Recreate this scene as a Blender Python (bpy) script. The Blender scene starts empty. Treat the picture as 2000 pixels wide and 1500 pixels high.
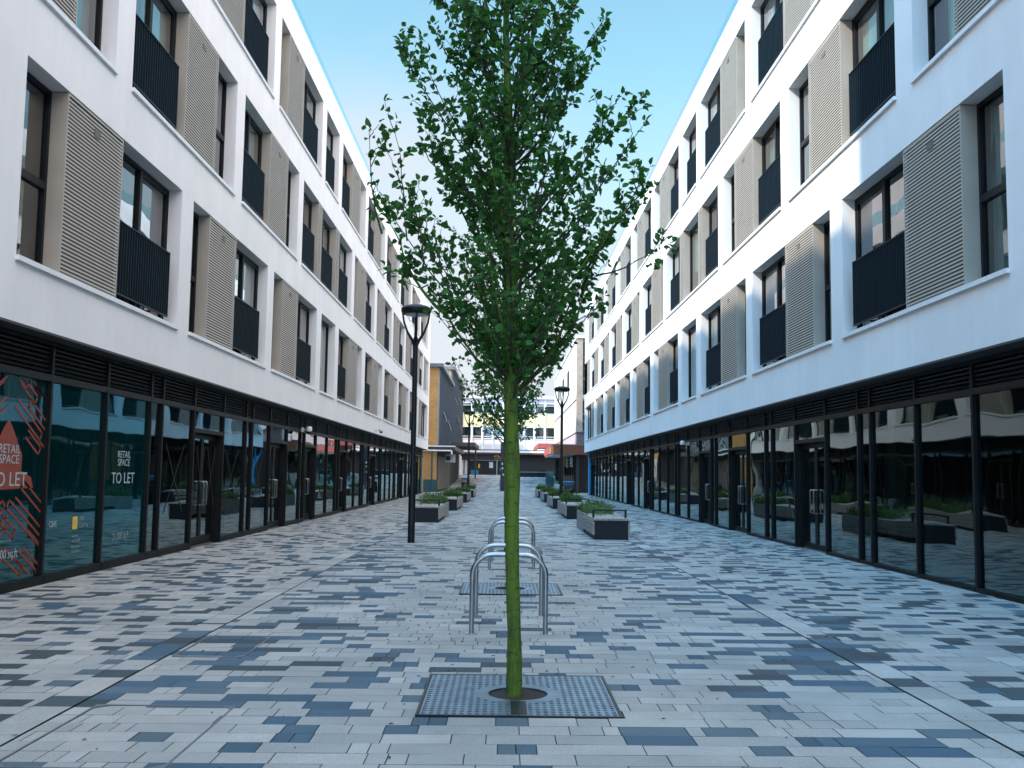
import bpy, bmesh, math, random
from mathutils import Vector, Matrix, Quaternion, noise
R = math.radians
sc = bpy.context.scene
col = sc.collection
# ------------------------------------------------------------------ camera
cam_d = bpy.data.cameras.new('Camera'); cam = bpy.data.objects.new('Camera', cam_d); col.objects.link(cam)
cam_d.sensor_width = 36; cam_d.lens = 36 * 1944 / 2000; cam_d.clip_start = .1; cam_d.clip_end = 2000
PITCH, YAW, ROLL = R(5.1496), R(.3685), R(.8)
f = Vector((math.sin(YAW) * math.cos(PITCH), math.cos(YAW) * math.cos(PITCH), math.sin(PITCH)))
r = Vector((math.cos(YAW), -math.sin(YAW), 0)); u = r.cross(f)
# the picture content leans clockwise by ROLL
r2 = r * math.cos(ROLL) + u * math.sin(ROLL); u2 = -r * math.sin(ROLL) + u * math.cos(ROLL)
cam.matrix_world = Matrix(((r2.x, u2.x, -f.x, 0), (r2.y, u2.y, -f.y, 0), (r2.z, u2.z, -f.z, 1.55), (0, 0, 0, 1)))
sc.camera = cam
# ------------------------------------------------------------------ sun and sky
SUN_AZ, SUN_EL = R(25), R(40)          # light travels +X and +Y (sun stands left behind the camera)
to_sun = Vector((-math.cos(SUN_AZ) * math.cos(SUN_EL), -math.sin(SUN_AZ) * math.cos(SUN_EL), math.sin(SUN_EL)))
sl = bpy.data.lights.new('Sun', 'SUN'); so = bpy.data.objects.new('Sun', sl); col.objects.link(so)
sl.energy = 3.6; sl.angle = R(.85); sl.color = (1, .93, .84)
so.rotation_euler = (-to_sun).to_track_quat('-Z', 'Y').to_euler()
so.location = to_sun * 60
w = bpy.data.worlds.new('World'); sc.world = w; w.use_nodes = True
nt = w.node_tree; N = nt.nodes; L = nt.links
bg = N['Background']; bg.inputs['Strength'].default_value = .15
sky = N.new('ShaderNodeTexSky'); sky.sky_type = 'NISHITA'; sky.sun_disc = False
sky.sun_elevation = SUN_EL; sky.sun_rotation = math.atan2(to_sun.x, to_sun.y)
sky.air_density = 1.0; sky.dust_density = 1.2; sky.ozone_density = 1.0
tc = N.new('ShaderNodeTexCoord'); sep = N.new('ShaderNodeSeparateXYZ'); L.new(tc.outputs['Generated'], sep.inputs[0])
def rng(src, a, b, c, d):
    m = N.new('ShaderNodeMapRange'); m.interpolation_type = 'SMOOTHSTEP'
    for i, v in enumerate((a, b, c, d)): m.inputs[i + 1].default_value = v
    L.new(src, m.inputs[0]); return m.outputs[0]
def cloud(scale, w_, stretch, lo, hi):
    mp = N.new('ShaderNodeMapping'); mp.inputs['Scale'].default_value = (1, 1, stretch)
    n_ = N.new('ShaderNodeTexNoise'); n_.noise_dimensions = '4D'; n_.inputs['W'].default_value = w_; n_.inputs['Scale'].default_value = scale
    n_.inputs['Detail'].default_value = 9; n_.inputs['Roughness'].default_value = .58
    L.new(tc.outputs['Generated'], mp.inputs[0]); L.new(mp.outputs[0], n_.inputs['Vector']); return n_.outputs[0]
def mul(a, b, op='MULTIPLY'):
    m = N.new('ShaderNodeMath'); m.operation = op
    for i, q in enumerate((a, b)):
        if isinstance(q, (int, float)): m.inputs[i].default_value = q
        else: L.new(q, m.inputs[i])
    return m.outputs[0]
def blend(fac, c1, c2):
    m = N.new('ShaderNodeMixRGB'); L.new(fac, m.inputs['Fac']); L.new(c1, m.inputs['Color1'])
    m.inputs['Color2'].default_value = (*c2, 1); return m.outputs[0]
tint = N.new('ShaderNodeMixRGB'); tint.blend_type = 'MULTIPLY'; tint.inputs['Fac'].default_value = 1; tint.inputs['Color2'].default_value = (.93, 1.19, .98, 1)
L.new(sky.outputs[0], tint.inputs['Color1'])
# small fair weather clouds low on the shaded side, ahead
side = rng(sep.outputs[0], .12, -.22, 0, 1); low = rng(sep.outputs[2], .47, .16, 0, 1)
c = blend(rng(sep.outputs[2], .40, .12, 0, .96), tint.outputs[0], (2.55, 2.78, 3.05))
bank = rng(cloud(2.0, 5.5, 1.6, 0, 0), .40, .56, .55, 1)
c = blend(mul(mul(bank, rng(sep.outputs[0], .14, -.16, 0, .95)), rng(sep.outputs[2], .42, .28, 0, 1)), c, (2.78, 2.84, 3.1))
c = blend(mul(mul(rng(cloud(9.0, 7.7, 2.2, 0, 0), .53, .66, 0, .75), rng(sep.outputs[0], .06, -.08, 0, 1)), low), c, (2.8, 2.9, 3.12))
# added unseen sky glow overhead and behind, tinted per side to lift shaded walls
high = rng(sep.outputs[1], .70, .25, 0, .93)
fill_veil = rng(cloud(1.7, 8.1, 1.0, 0, 0), .25, .7, .55, 1)
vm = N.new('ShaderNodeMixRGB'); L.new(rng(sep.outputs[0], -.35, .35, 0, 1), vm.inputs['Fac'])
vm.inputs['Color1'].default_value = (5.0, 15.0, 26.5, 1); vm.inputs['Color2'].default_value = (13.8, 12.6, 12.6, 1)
vmx = N.new('ShaderNodeMixRGB'); L.new(mul(high, fill_veil), vmx.inputs['Fac']); L.new(c, vmx.inputs['Color1']); L.new(vm.outputs[0], vmx.inputs['Color2']); c = vmx.outputs[0]
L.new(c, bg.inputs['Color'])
sc.view_settings.view_transform = 'Standard'; sc.view_settings.look = 'None'; sc.view_settings.gamma = 1
sc.view_settings.exposure = 1.0
sc.render.engine = 'CYCLES'
cy = sc.cycles
cy.use_denoising = True; cy.max_bounces = 8; cy.diffuse_bounces = 5; cy.glossy_bounces = 4; cy.transmission_bounces = 4; cy.transparent_max_bounces = 16
cy.caustics_reflective = False; cy.caustics_refractive = False; cy.sample_clamp_indirect = 6

# ------------------------------------------------------------------ materials
def mat(name):
    m = bpy.data.materials.new(name); m.use_nodes = True
    return m, m.node_tree.nodes, m.node_tree.links, m.node_tree.nodes['Principled BSDF']
def plain(name, c, rough=.6, metal=0, var=.12, scale=6, bump=0, bscale=60, spec=.5, streak=0):
    m, n, l, p = mat(name)
    p.inputs['Roughness'].default_value = rough; p.inputs['Metallic'].default_value = metal
    p.inputs['Specular IOR Level'].default_value = spec
    t = n.new('ShaderNodeTexCoord')
    a = n.new('ShaderNodeTexNoise'); a.inputs['Scale'].default_value = scale; a.inputs['Detail'].default_value = 6
    l.new(t.outputs['Object'], a.inputs['Vector'])
    src = a.outputs[0]
    if streak:
        mp_ = n.new('ShaderNodeMapping'); mp_.inputs['Scale'].default_value = (1.6, 1.6, .08)
        l.new(t.outputs['Object'], mp_.inputs[0])
        b = n.new('ShaderNodeTexNoise'); b.inputs['Scale'].default_value = 3; b.inputs['Detail'].default_value = 5
        l.new(mp_.outputs[0], b.inputs['Vector'])
        k = n.new('ShaderNodeMath'); k.operation = 'MULTIPLY_ADD'; k.inputs[1].default_value = streak
        l.new(b.outputs[0], k.inputs[0]); l.new(a.outputs[0], k.inputs[2]); src = k.outputs[0]
    mr = n.new('ShaderNodeMapRange'); mr.inputs[1].default_value = .3; mr.inputs[2].default_value = .7 + streak
    mr.inputs[3].default_value = 1 - var; mr.inputs[4].default_value = 1 + var * .5
    l.new(src, mr.inputs[0])
    mm = n.new('ShaderNodeVectorMath'); mm.operation = 'SCALE'; mm.inputs[0].default_value = c[:3]
    l.new(mr.outputs[0], mm.inputs['Scale']); l.new(mm.outputs[0], p.inputs['Base Color'])
    if bump:
        q = n.new('ShaderNodeTexNoise'); q.inputs['Scale'].default_value = bscale; q.inputs['Detail'].default_value = 4
        l.new(t.outputs['Object'], q.inputs['Vector'])
        bp = n.new('ShaderNodeBump'); bp.inputs['Strength'].default_value = bump; bp.inputs['Distance'].default_value = .01
        l.new(q.outputs[0], bp.inputs['Height']); l.new(bp.outputs[0], p.inputs['Normal'])
    return m
def glass(name, tint, r0=.08, wav=.004, wscale=1.3, refl=(1, 1, 1)):
    m, n, l, p = mat(name); n.remove(p); out = n['Material Output']
    tr = n.new('ShaderNodeBsdfTransparent'); tr.inputs[0].default_value = (*tint, 1)
    gl = n.new('ShaderNodeBsdfGlossy'); gl.inputs['Roughness'].default_value = .015; gl.inputs[0].default_value = (*refl, 1)
    t = n.new('ShaderNodeTexCoord'); mp_ = n.new('ShaderNodeMapping'); mp_.inputs['Scale'].default_value = (1, .9, 1.5)
    a = n.new('ShaderNodeTexNoise'); a.inputs['Scale'].default_value = wscale; a.inputs['Detail'].default_value = .6
    l.new(t.outputs['Object'], mp_.inputs[0]); l.new(mp_.outputs[0], a.inputs['Vector'])
    bp = n.new('ShaderNodeBump'); bp.inputs['Strength'].default_value = 1; bp.inputs['Distance'].default_value = wav
    l.new(a.outputs[0], bp.inputs['Height']); l.new(bp.outputs[0], gl.inputs['Normal'])
    lw = n.new('ShaderNodeLayerWeight'); lw.inputs[0].default_value = .5
    pw = n.new('ShaderNodeMath'); pw.operation = 'POWER'; pw.inputs[1].default_value = 3.4
    ma = n.new('ShaderNodeMath'); ma.operation = 'MULTIPLY_ADD'; ma.inputs[1].default_value = 1 - r0; ma.inputs[2].default_value = r0
    mx = n.new('ShaderNodeMixShader')
    l.new(lw.outputs['Facing'], pw.inputs[0]); l.new(pw.outputs[0], ma.inputs[0]); l.new(ma.outputs[0], mx.inputs[0])
    l.new(tr.outputs[0], mx.inputs[1]); l.new(gl.outputs[0], mx.inputs[2]); l.new(mx.outputs[0], out.inputs[0])
    return m
def film_glass(name, tint, r0, wav, ws, refl, filmc, fac):
    m = glass(name, tint, r0, wav, ws, refl); n = m.node_tree.nodes; l = m.node_tree.links
    d = n.new('ShaderNodeBsdfDiffuse'); d.inputs[0].default_value = (*filmc, 1)
    a = n.new('ShaderNodeMixShader'); a.inputs[0].default_value = fac
    mx = [q for q in n if q.type == 'MIX_SHADER' and q != a][0]; tr = [q for q in n if q.type == 'BSDF_TRANSPARENT'][0]
    l.new(tr.outputs[0], a.inputs[1]); l.new(d.outputs[0], a.inputs[2]); l.new(a.outputs[0], mx.inputs[1])
    return m
def attr_mat(name, rough=.75, speck=.2, bump=.2):
    m, n, l, p = mat(name); p.inputs['Roughness'].default_value = rough
    at = n.new('ShaderNodeAttribute'); at.attribute_name = 'tone'
    t = n.new('ShaderNodeTexCoord')
    a = n.new('ShaderNodeTexNoise'); a.inputs['Scale'].default_value = 150; a.inputs['Detail'].default_value = 2
    b = n.new('ShaderNodeTexNoise'); b.inputs['Scale'].default_value = .9; b.inputs['Detail'].default_value = 6; b.inputs['Roughness'].default_value = .65
    l.new(t.outputs['Object'], a.inputs['Vector']); l.new(t.outputs['Object'], b.inputs['Vector'])
    m1 = n.new('ShaderNodeMapRange'); m1.inputs[1].default_value = .3; m1.inputs[2].default_value = .7; m1.inputs[3].default_value = 1 - speck; m1.inputs[4].default_value = 1 + speck
    m2 = n.new('ShaderNodeMapRange'); m2.inputs[1].default_value = .3; m2.inputs[2].default_value = .7; m2.inputs[3].default_value = .76; m2.inputs[4].default_value = 1.10
    l.new(a.outputs[0], m1.inputs[0]); l.new(b.outputs[0], m2.inputs[0])
    vo = n.new('ShaderNodeTexVoronoi'); vo.inputs['Scale'].default_value = 2.6; l.new(t.outputs['Object'], vo.inputs['Vector'])
    vr = n.new('ShaderNodeMapRange'); vr.inputs[1].default_value = .035; vr.inputs[2].default_value = .05; vr.inputs[3].default_value = .62; vr.inputs[4].default_value = 1; l.new(vo.outputs['Distance'], vr.inputs[0])
    k0 = n.new('ShaderNodeMath'); k0.operation = 'MULTIPLY'; l.new(m1.outputs[0], k0.inputs[0]); l.new(vr.outputs[0], k0.inputs[1])
    k = n.new('ShaderNodeMath'); k.operation = 'MULTIPLY'; l.new(k0.outputs[0], k.inputs[0]); l.new(m2.outputs[0], k.inputs[1])
    v = n.new('ShaderNodeVectorMath'); v.operation = 'SCALE'; l.new(at.outputs['Color'], v.inputs[0]); l.new(k.outputs[0], v.inputs['Scale'])
    l.new(v.outputs[0], p.inputs['Base Color'])
    bp = n.new('ShaderNodeBump'); bp.inputs['Strength'].default_value = bump; bp.inputs['Distance'].default_value = .004
    l.new(a.outputs[0], bp.inputs['Height']); l.new(bp.outputs[0], p.inputs['Normal'])
    return m
def brick_mat(name, c1, c2, mortar, axis='xz'):
    m, n, l, p = mat(name); p.inputs['Roughness'].default_value = .85
    t = n.new('ShaderNodeTexCoord'); s = n.new('ShaderNodeSeparateXYZ'); c = n.new('ShaderNodeCombineXYZ')
    l.new(t.outputs['Object'], s.inputs[0]); ad = n.new('ShaderNodeMath'); ad.operation = 'ADD'
    l.new(s.outputs[0], ad.inputs[0]); l.new(s.outputs[1], ad.inputs[1]); l.new(ad.outputs[0], c.inputs[0]); l.new(s.outputs[2], c.inputs[1])
    b = n.new('ShaderNodeTexBrick'); b.inputs['Scale'].default_value = 1; b.inputs['Brick Width'].default_value = .23; b.inputs['Row Height'].default_value = .085; b.inputs['Mortar Size'].default_value = .008
    b.inputs['Color1'].default_value = (*c1, 1); b.inputs['Color2'].default_value = (*c2, 1); b.inputs['Mortar'].default_value = (*mortar, 1)
    l.new(c.outputs[0], b.inputs['Vector'])
    a = n.new('ShaderNodeTexNoise'); a.inputs['Scale'].default_value = 1.4; a.inputs['Detail'].default_value = 6; l.new(t.outputs['Object'], a.inputs['Vector'])
    mr = n.new('ShaderNodeMapRange'); mr.inputs[3].default_value = .7; mr.inputs[4].default_value = 1.25; l.new(a.outputs[0], mr.inputs[0])
    v = n.new('ShaderNodeVectorMath'); v.operation = 'SCALE'; l.new(b.outputs[0], v.inputs[0]); l.new(mr.outputs[0], v.inputs['Scale']); l.new(v.outputs[0], p.inputs['Base Color'])
    return m
def leaf_mat(name, dark, light, trans):
    m, n, l, p = mat(name); out = n['Material Output']
    at = n.new('ShaderNodeAttribute'); at.attribute_name = 'tone'
    mx = n.new('ShaderNodeMixRGB'); mx.inputs[1].default_value = (*dark, 1); mx.inputs[2].default_value = (*light, 1)
    l.new(at.outputs['Fac'], mx.inputs[0]); l.new(mx.outputs[0], p.inputs['Base Color'])
    p.inputs['Roughness'].default_value = .55; p.inputs['Specular IOR Level'].default_value = .3
    tl = n.new('ShaderNodeBsdfTranslucent'); tl.inputs[0].default_value = (*trans, 1)
    ms = n.new('ShaderNodeMixShader'); ms.inputs[0].default_value = .3
    l.new(p.outputs[0], ms.inputs[1]); l.new(tl.outputs[0], ms.inputs[2]); l.new(ms.outputs[0], out.inputs[0])
    return m
def bark_mat(name, moss, brown):
    m, n, l, p = mat(name); p.inputs['Roughness'].default_value = .9
    t = n.new('ShaderNodeTexCoord'); mp_ = n.new('ShaderNodeMapping'); mp_.inputs['Scale'].default_value = (1, 1, .22)
    l.new(t.outputs['Object'], mp_.inputs[0])
    a = n.new('ShaderNodeTexNoise'); a.inputs['Scale'].default_value = 34; a.inputs['Detail'].default_value = 7; a.inputs['Roughness'].default_value = .65
    l.new(mp_.outputs[0], a.inputs['Vector'])
    b = n.new('ShaderNodeTexNoise'); b.inputs['Scale'].default_value = 3.2; b.inputs['Detail'].default_value = 5; l.new(t.outputs['Object'], b.inputs['Vector'])
    k = n.new('ShaderNodeMath'); k.operation = 'MULTIPLY_ADD'; k.inputs[1].default_value = .8; l.new(b.outputs[0], k.inputs[0]); l.new(a.outputs[0], k.inputs[2])
    m3 = n.new('ShaderNodeMapping'); m3.inputs['Scale'].default_value = (1, 1, 3.2); l.new(t.outputs['Object'], m3.inputs[0])
    d = n.new('ShaderNodeTexNoise'); d.inputs['Scale'].default_value = 17; d.inputs['Detail'].default_value = 4; l.new(m3.outputs[0], d.inputs['Vector'])
    dm = n.new('ShaderNodeMapRange'); dm.inputs[1].default_value = .56; dm.inputs[2].default_value = .70; dm.inputs[3].default_value = 1; dm.inputs[4].default_value = .38; l.new(d.outputs[0], dm.inputs[0])
    cr = n.new('ShaderNodeValToRGB'); cr.color_ramp.elements[0].position = .68; cr.color_ramp.elements[1].position = 1.0
    cr.color_ramp.elements[0].color = (*brown, 1); cr.color_ramp.elements[1].color = (*moss, 1)
    l.new(k.outputs[0], cr.inputs[0]); sv = n.new('ShaderNodeVectorMath'); sv.operation = 'SCALE'; l.new(cr.outputs[0], sv.inputs[0]); l.new(dm.outputs[0], sv.inputs['Scale']); l.new(sv.outputs[0], p.inputs['Base Color'])
    bp = n.new('ShaderNodeBump'); bp.inputs['Strength'].default_value = .8; bp.inputs['Distance'].default_value = .008
    l.new(a.outputs[0], bp.inputs['Height']); l.new(bp.outputs[0], p.inputs['Normal'])
    return m
def wood_mat(name, c):
    m, n, l, p = mat(name); p.inputs['Roughness'].default_value = .75
    t = n.new('ShaderNodeTexCoord'); mp_ = n.new('ShaderNodeMapping'); mp_.inputs['Scale'].default_value = (9, .7, 9)
    l.new(t.outputs['Object'], mp_.inputs[0])
    a = n.new('ShaderNodeTexNoise'); a.inputs['Scale'].default_value = 4; a.inputs['Detail'].default_value = 6; l.new(mp_.outputs[0], a.inputs['Vector'])
    mr = n.new('ShaderNodeMapRange'); mr.inputs[1].default_value = .3; mr.inputs[2].default_value = .7; mr.inputs[3].default_value = .65; mr.inputs[4].default_value = 1.15; l.new(a.outputs[0], mr.inputs[0])
    v = n.new('ShaderNodeVectorMath'); v.operation = 'SCALE'; v.inputs[0].default_value = c; l.new(mr.outputs[0], v.inputs['Scale']); l.new(v.outputs[0], p.inputs['Base Color'])
    return m
M = {}
M['stucco'] = plain('white_render', (.80, .78, .77), .85, var=.12, scale=.9, bump=.15, bscale=90, streak=.45)
M['sill'] = plain('white_sill_metal', (.74, .74, .74), .4, var=.06, scale=8)
M['beige'] = plain('beige_louvre_metal', (.39, .345, .29), .45, var=.07, scale=2.5)
M['vent'] = plain('vent_grille', (.13, .11, .085), .6, var=.1)
M['backing'] = plain('louvre_backing', (.010, .009, .008), .9, var=.1)
M['anthracite'] = plain('anthracite_metal', (.010, .012, .014), .5, var=.15, scale=5, spec=.2)
M['rail'] = plain('black_rail_metal', (.007, .017, .025), .45, var=.15, scale=9, spec=.25)
M['shopframe'] = plain('bronze_black_frame', (.006, .0075, .008), .5, var=.2, scale=4, spec=.18)
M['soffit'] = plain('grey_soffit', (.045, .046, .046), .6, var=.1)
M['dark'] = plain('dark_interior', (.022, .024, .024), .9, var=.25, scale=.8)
M['shopwall'] = plain('shop_interior_wall', (.05, .055, .055), .9, var=.35, scale=.5)
M['shopfloor'] = plain('shop_concrete_floor', (.14, .14, .135), .8, var=.25, scale=.9)
M['curtain'] = plain('pale_blind', (.52, .58, .53), .9, var=.1, scale=3)
M['curtain2'] = plain('sage_blind', (.36, .40, .37), .9, var=.15, scale=3)
M['glass'] = glass('window_glass', (.42, .55, .55), .09, .003)
M['teal_glass'] = film_glass('teal_filmed_shop_glass', (.10, .38, .42), .06, .006, .9, (.50, .92, 1.0), (.005, .062, .068), .30)
M['shop_glass'] = glass('dark_shop_glass', (.30, .40, .40), .075, .006, .9, (.80, .95, .95))
M['balu_glass'] = glass('roof_balustrade_glass', (.45, .83, .92), .10, .002)
M['steel'] = plain('brushed_steel', (.40, .41, .42), .32, 1, var=.12, scale=14)
M['grate'] = plain('galvanised_grate_steel', (.27, .34, .41), .42, 1, var=.25, scale=7)
M['black'] = plain('black_painted_steel', (.007, .009, .010), .42, var=.2, scale=6, spec=.3)
M['planter'] = plain('dark_grey_planter_steel', (.012, .017, .020), .55, var=.3, scale=5, streak=.3, spec=.25)
M['planter_side'] = plain('grey_planter_panel', (.27, .28, .27), .6, var=.2, scale=4, streak=.3)
M['timber'] = wood_mat('weathered_timber', (.36, .33, .30))
M['soil'] = plain('dark_soil', (.03, .024, .018), .95, var=.4, scale=20)
M['paver'] = attr_mat('granite_block_paving')
M['joint'] = plain('paving_joint_sand', (.06, .055, .048), .95, var=.3, scale=12)
M['ground'] = plain('distant_ground', (.20, .20, .19), .9, var=.2, scale=.3)
M['leaf'] = leaf_mat('pear_leaf', (.013, .058, .012), (.056, .19, .040), (.08, .28, .03))
M['grass'] = leaf_mat('planter_leaf', (.025, .06, .012), (.09, .16, .03), (.10, .20, .03))
M['bark'] = bark_mat('mossy_bark', (.085, .155, .010), (.040, .060, .012))
M['twig'] = plain('twig_bark', (.035, .036, .018), .9, var=.3, scale=12)
M['blue'] = plain('bright_blue_panel', (.02, .26, .52), .5, var=.05)
M['binblue'] = plain('blue_bin_hood', (.03, .16, .36), .35, var=.1)
M['orange'] = plain('orange_window_film', (.25, .040, .018), .5, var=.05)
M['filmwhite'] = plain('pale_window_lettering', (.36, .47, .48), .6, var=.04)
M['filmdim'] = plain('dim_window_lettering', (.20, .30, .30), .6, var=.04)
M['yellow'] = plain('yellow_logo', (.80, .48, .03), .5, var=.04)
M['tape'] = plain('black_tape', (.006, .008, .008), .8, var=.04)
M['brick'] = brick_mat('yellow_stock_brick', (.56, .29, .075), (.47, .21, .045), (.42, .32, .19))
M['clad'] = plain('blue_grey_cladding', (.24, .33, .40), .45, var=.35, scale=1.2, streak=.6)
M['clad2'] = plain('dark_cladding_rib', (.05, .07, .09), .5, var=.3)
M['zinc'] = plain('roof_edge_zinc', (.13, .135, .14), .5, var=.2)
M['whitepaint'] = plain('white_paint', (.75, .75, .74), .5, var=.06)
M['fascia'] = plain('timber_grey_fascia', (.07, .062, .052), .7, var=.2)
M['greyboard'] = plain('brown_grey_shutter', (.13, .115, .095), .7, var=.25, scale=3)
M['teal'] = plain('teal_painted_plinth', (.012, .07, .085), .5, var=.15)
M['cream'] = plain('cream_stone_panel', (.60, .51, .42), .8, var=.08, scale=.8)
M['creamdark'] = plain('dark_stone_pier', (.36, .28, .22), .85, var=.2, scale=2)  # corner pier, a darker brown than the cream panels
M['pink'] = plain('pink_render', (.52, .36, .35), .8, var=.1)
M['purple'] = brick_mat('purple_brick', (.16, .10, .095), (.11, .075, .08), (.16, .14, .13))
M['mahog'] = wood_mat('reddish_timber_fascia', (.17, .052, .022))
M['redfas'] = plain('red_painted_fascia', (.44, .09, .07), .6, var=.1)
M['orangefas'] = plain('orange_painted_fascia', (.62, .26, .06), .6, var=.1)
M['paleyellow'] = plain('pale_yellow_panel', (.66, .60, .32), .7, var=.05)
M['lilac'] = plain('pale_lilac_panel', (.56, .53, .56), .7, var=.05)
M['palepink'] = plain('pale_pink_panel', (.60, .53, .52), .7, var=.05)
M['maroon'] = plain('maroon_fascia', (.10, .035, .03), .6, var=.1)
M['navy'] = plain('navy_shop_sign', (.008, .011, .022), .35, var=.1)
M['shutter'] = plain('black_roller_shutter', (.018, .018, .018), .6, var=.2)
M['drybits'] = plain('fallen_leaf_litter', (.035, .03, .02), .9, var=.5, scale=30)
M['lens'] = plain('lamp_diffuser', (.50, .50, .48), .3, var=.05)
M['cctv'] = plain('white_camera_plastic', (.62, .64, .66), .35, var=.05)
M['posterw'] = plain('white_poster', (.62, .64, .64), .6, var=.1)

# ------------------------------------------------------------------ helpers
def tag(o, label=None, cat=None, group=None, kind=None):
    if label: o['label'] = label
    if cat: o['category'] = cat
    if group: o['group'] = group
    if kind: o['kind'] = kind
    return o
def empty(name, loc=(0, 0, 0), label=None, cat=None, group=None, rz=0):
    o = bpy.data.objects.new(name, None); col.objects.link(o); o.location = loc; o.rotation_euler = (0, 0, rz); o.empty_display_size = .2
    return tag(o, label, cat, group)
class MB:
    def __init__(s): s.v = []; s.f = []; s.t = []
    def quad(s, a, b, c, d, t=None):
        i = len(s.v); s.v += [a, b, c, d]; s.f.append((i, i + 1, i + 2, i + 3)); s.t.append(t)
    def poly(s, pts, t=None):
        i = len(s.v); s.v += list(pts); s.f.append(tuple(range(i, i + len(pts)))); s.t.append(t)
    def box(s, x0, x1, y0, y1, z0, z1, P=None):
        c = [(x, y, z) for x in (x0, x1) for y in (y0, y1) for z in (z0, z1)]
        if P: c = [P(*q) for q in c]
        i = len(s.v); s.v += c
        for q in ((0, 1, 3, 2), (4, 6, 7, 5), (0, 4, 5, 1), (2, 3, 7, 6), (0, 2, 6, 4), (1, 5, 7, 3)):
            s.f.append(tuple(i + k for k in q)); s.t.append(None)
    def prism(s, pts, d0, d1, fn):
        n = len(pts); i = len(s.v); s.v += [fn(p[0], p[1], d0) for p in pts] + [fn(p[0], p[1], d1) for p in pts]
        s.f.append(tuple(i + k for k in range(n))[::-1]); s.f.append(tuple(i + n + k for k in range(n))); s.t += [None, None]
        for k in range(n):
            j = (k + 1) % n; s.f.append((i + k, i + j, i + n + j, i + n + k)); s.t.append(None)
    def tube(s, pts, rad, n=10, cap=True):
        pts = [Vector(p) for p in pts]
        if not hasattr(rad, '__len__'): rad = [rad] * len(pts)
        ref = None; rings = []
        for k, p in enumerate(pts):
            d = (pts[min(k + 1, len(pts) - 1)] - pts[max(k - 1, 0)])
            if d.length < 1e-9: d = Vector((0, 0, 1))
            d.normalize()
            if ref is None: ref = d.orthogonal().normalized()
            ref = (ref - d * ref.dot(d))
            if ref.length < 1e-6: ref = d.orthogonal()
            ref.normalize(); b = d.cross(ref)
            i = len(s.v)
            for q in range(n):
                a = 2 * math.pi * q / n; s.v.append(tuple(p + (ref * math.cos(a) + b * math.sin(a)) * rad[k]))
            rings.append(i)
        for k in range(len(rings) - 1):
            for q in range(n):
                j = (q + 1) % n; s.f.append((rings[k] + q, rings[k] + j, rings[k + 1] + j, rings[k + 1] + q)); s.t.append(None)
        if cap:
            s.f.append(tuple(rings[0] + q for q in range(n))[::-1]); s.f.append(tuple(rings[-1] + q for q in range(n))); s.t += [None, None]
    def lathe(s, prof, n=24, c=(0, 0)):
        rings = []
        for (rr, z) in prof:
            i = len(s.v); rings.append(i)
            for q in range(n):
                a = 2 * math.pi * q / n; s.v.append((c[0] + rr * math.cos(a), c[1] + rr * math.sin(a), z))
        for k in range(len(rings) - 1):
            for q in range(n):
                j = (q + 1) % n; s.f.append((rings[k] + q, rings[k] + j, rings[k + 1] + j, rings[k + 1] + q)); s.t.append(None)
        s.f.append(tuple(rings[0] + q for q in range(n))[::-1]); s.f.append(tuple(rings[-1] + q for q in range(n))); s.t += [None, None]
    def build(s, name, m, parent=None, smooth=False, recalc=True, tone=False, bevel=0):
        me = bpy.data.meshes.new(name); me.from_pydata([tuple(p) for p in s.v], [], s.f)
        me.materials.append(m)
        if tone:
            at = me.color_attributes.new('tone', 'FLOAT_COLOR', 'CORNER'); buf = []
            for fc, t in zip(s.f, s.t):
                t = t if t is not None else (0, 0, 0)
                buf += [t[0], t[1], t[2], 1] * len(fc)
            at.data.foreach_set('color', buf)
        if recalc and len(s.f) < 60000:
            b = bmesh.new(); b.from_mesh(me); bmesh.ops.recalc_face_normals(b, faces=b.faces)
            b.to_mesh(me); b.free()
        if smooth:
            me.polygons.foreach_set('use_smooth', [True] * len(me.polygons))
            me.set_sharp_from_angle(angle=R(40))
        me.update()
        o = bpy.data.objects.new(name, me); col.objects.link(o)
        if parent: o.parent = parent
        if bevel:
            bv = o.modifiers.new('bevel', 'BEVEL'); bv.width = bevel; bv.segments = 2; bv.limit_method = 'ANGLE'
        return o
def copy_tree(o, parent=None):
    c = o.copy(); col.objects.link(c)
    if parent: c.parent = parent
    for ch in list(o.children): copy_tree(ch, c)
    return c
def gz(x, y):
    z = .0048 * (min(max(x, -6.2), 6.5) + 6.14)
    return z + min(max(y - 94, 0), 32) * .042
def text_obj(name, s, size, m, parent, mw, align='CENTER', xscale=1.0, bold=0):
    c = bpy.data.curves.new(name, 'FONT'); c.body = s; c.size = size; c.align_x = align; c.extrude = .0008; c.resolution_u = 3; c.offset = bold
    t = bpy.data.objects.new(name, c); col.objects.link(t)
    dg = bpy.context.evaluated_depsgraph_get(); me = bpy.data.meshes.new_from_object(t.evaluated_get(dg))
    bpy.data.objects.remove(t); me.materials.clear(); me.materials.append(m)
    me.transform(Matrix.Diagonal((xscale, 1, 1, 1)))
    o = bpy.data.objects.new(name, me); col.objects.link(o); o.matrix_world = mw
    if parent: o.parent = parent; o.matrix_parent_inverse = parent.matrix_world.inverted()
    return o

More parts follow.
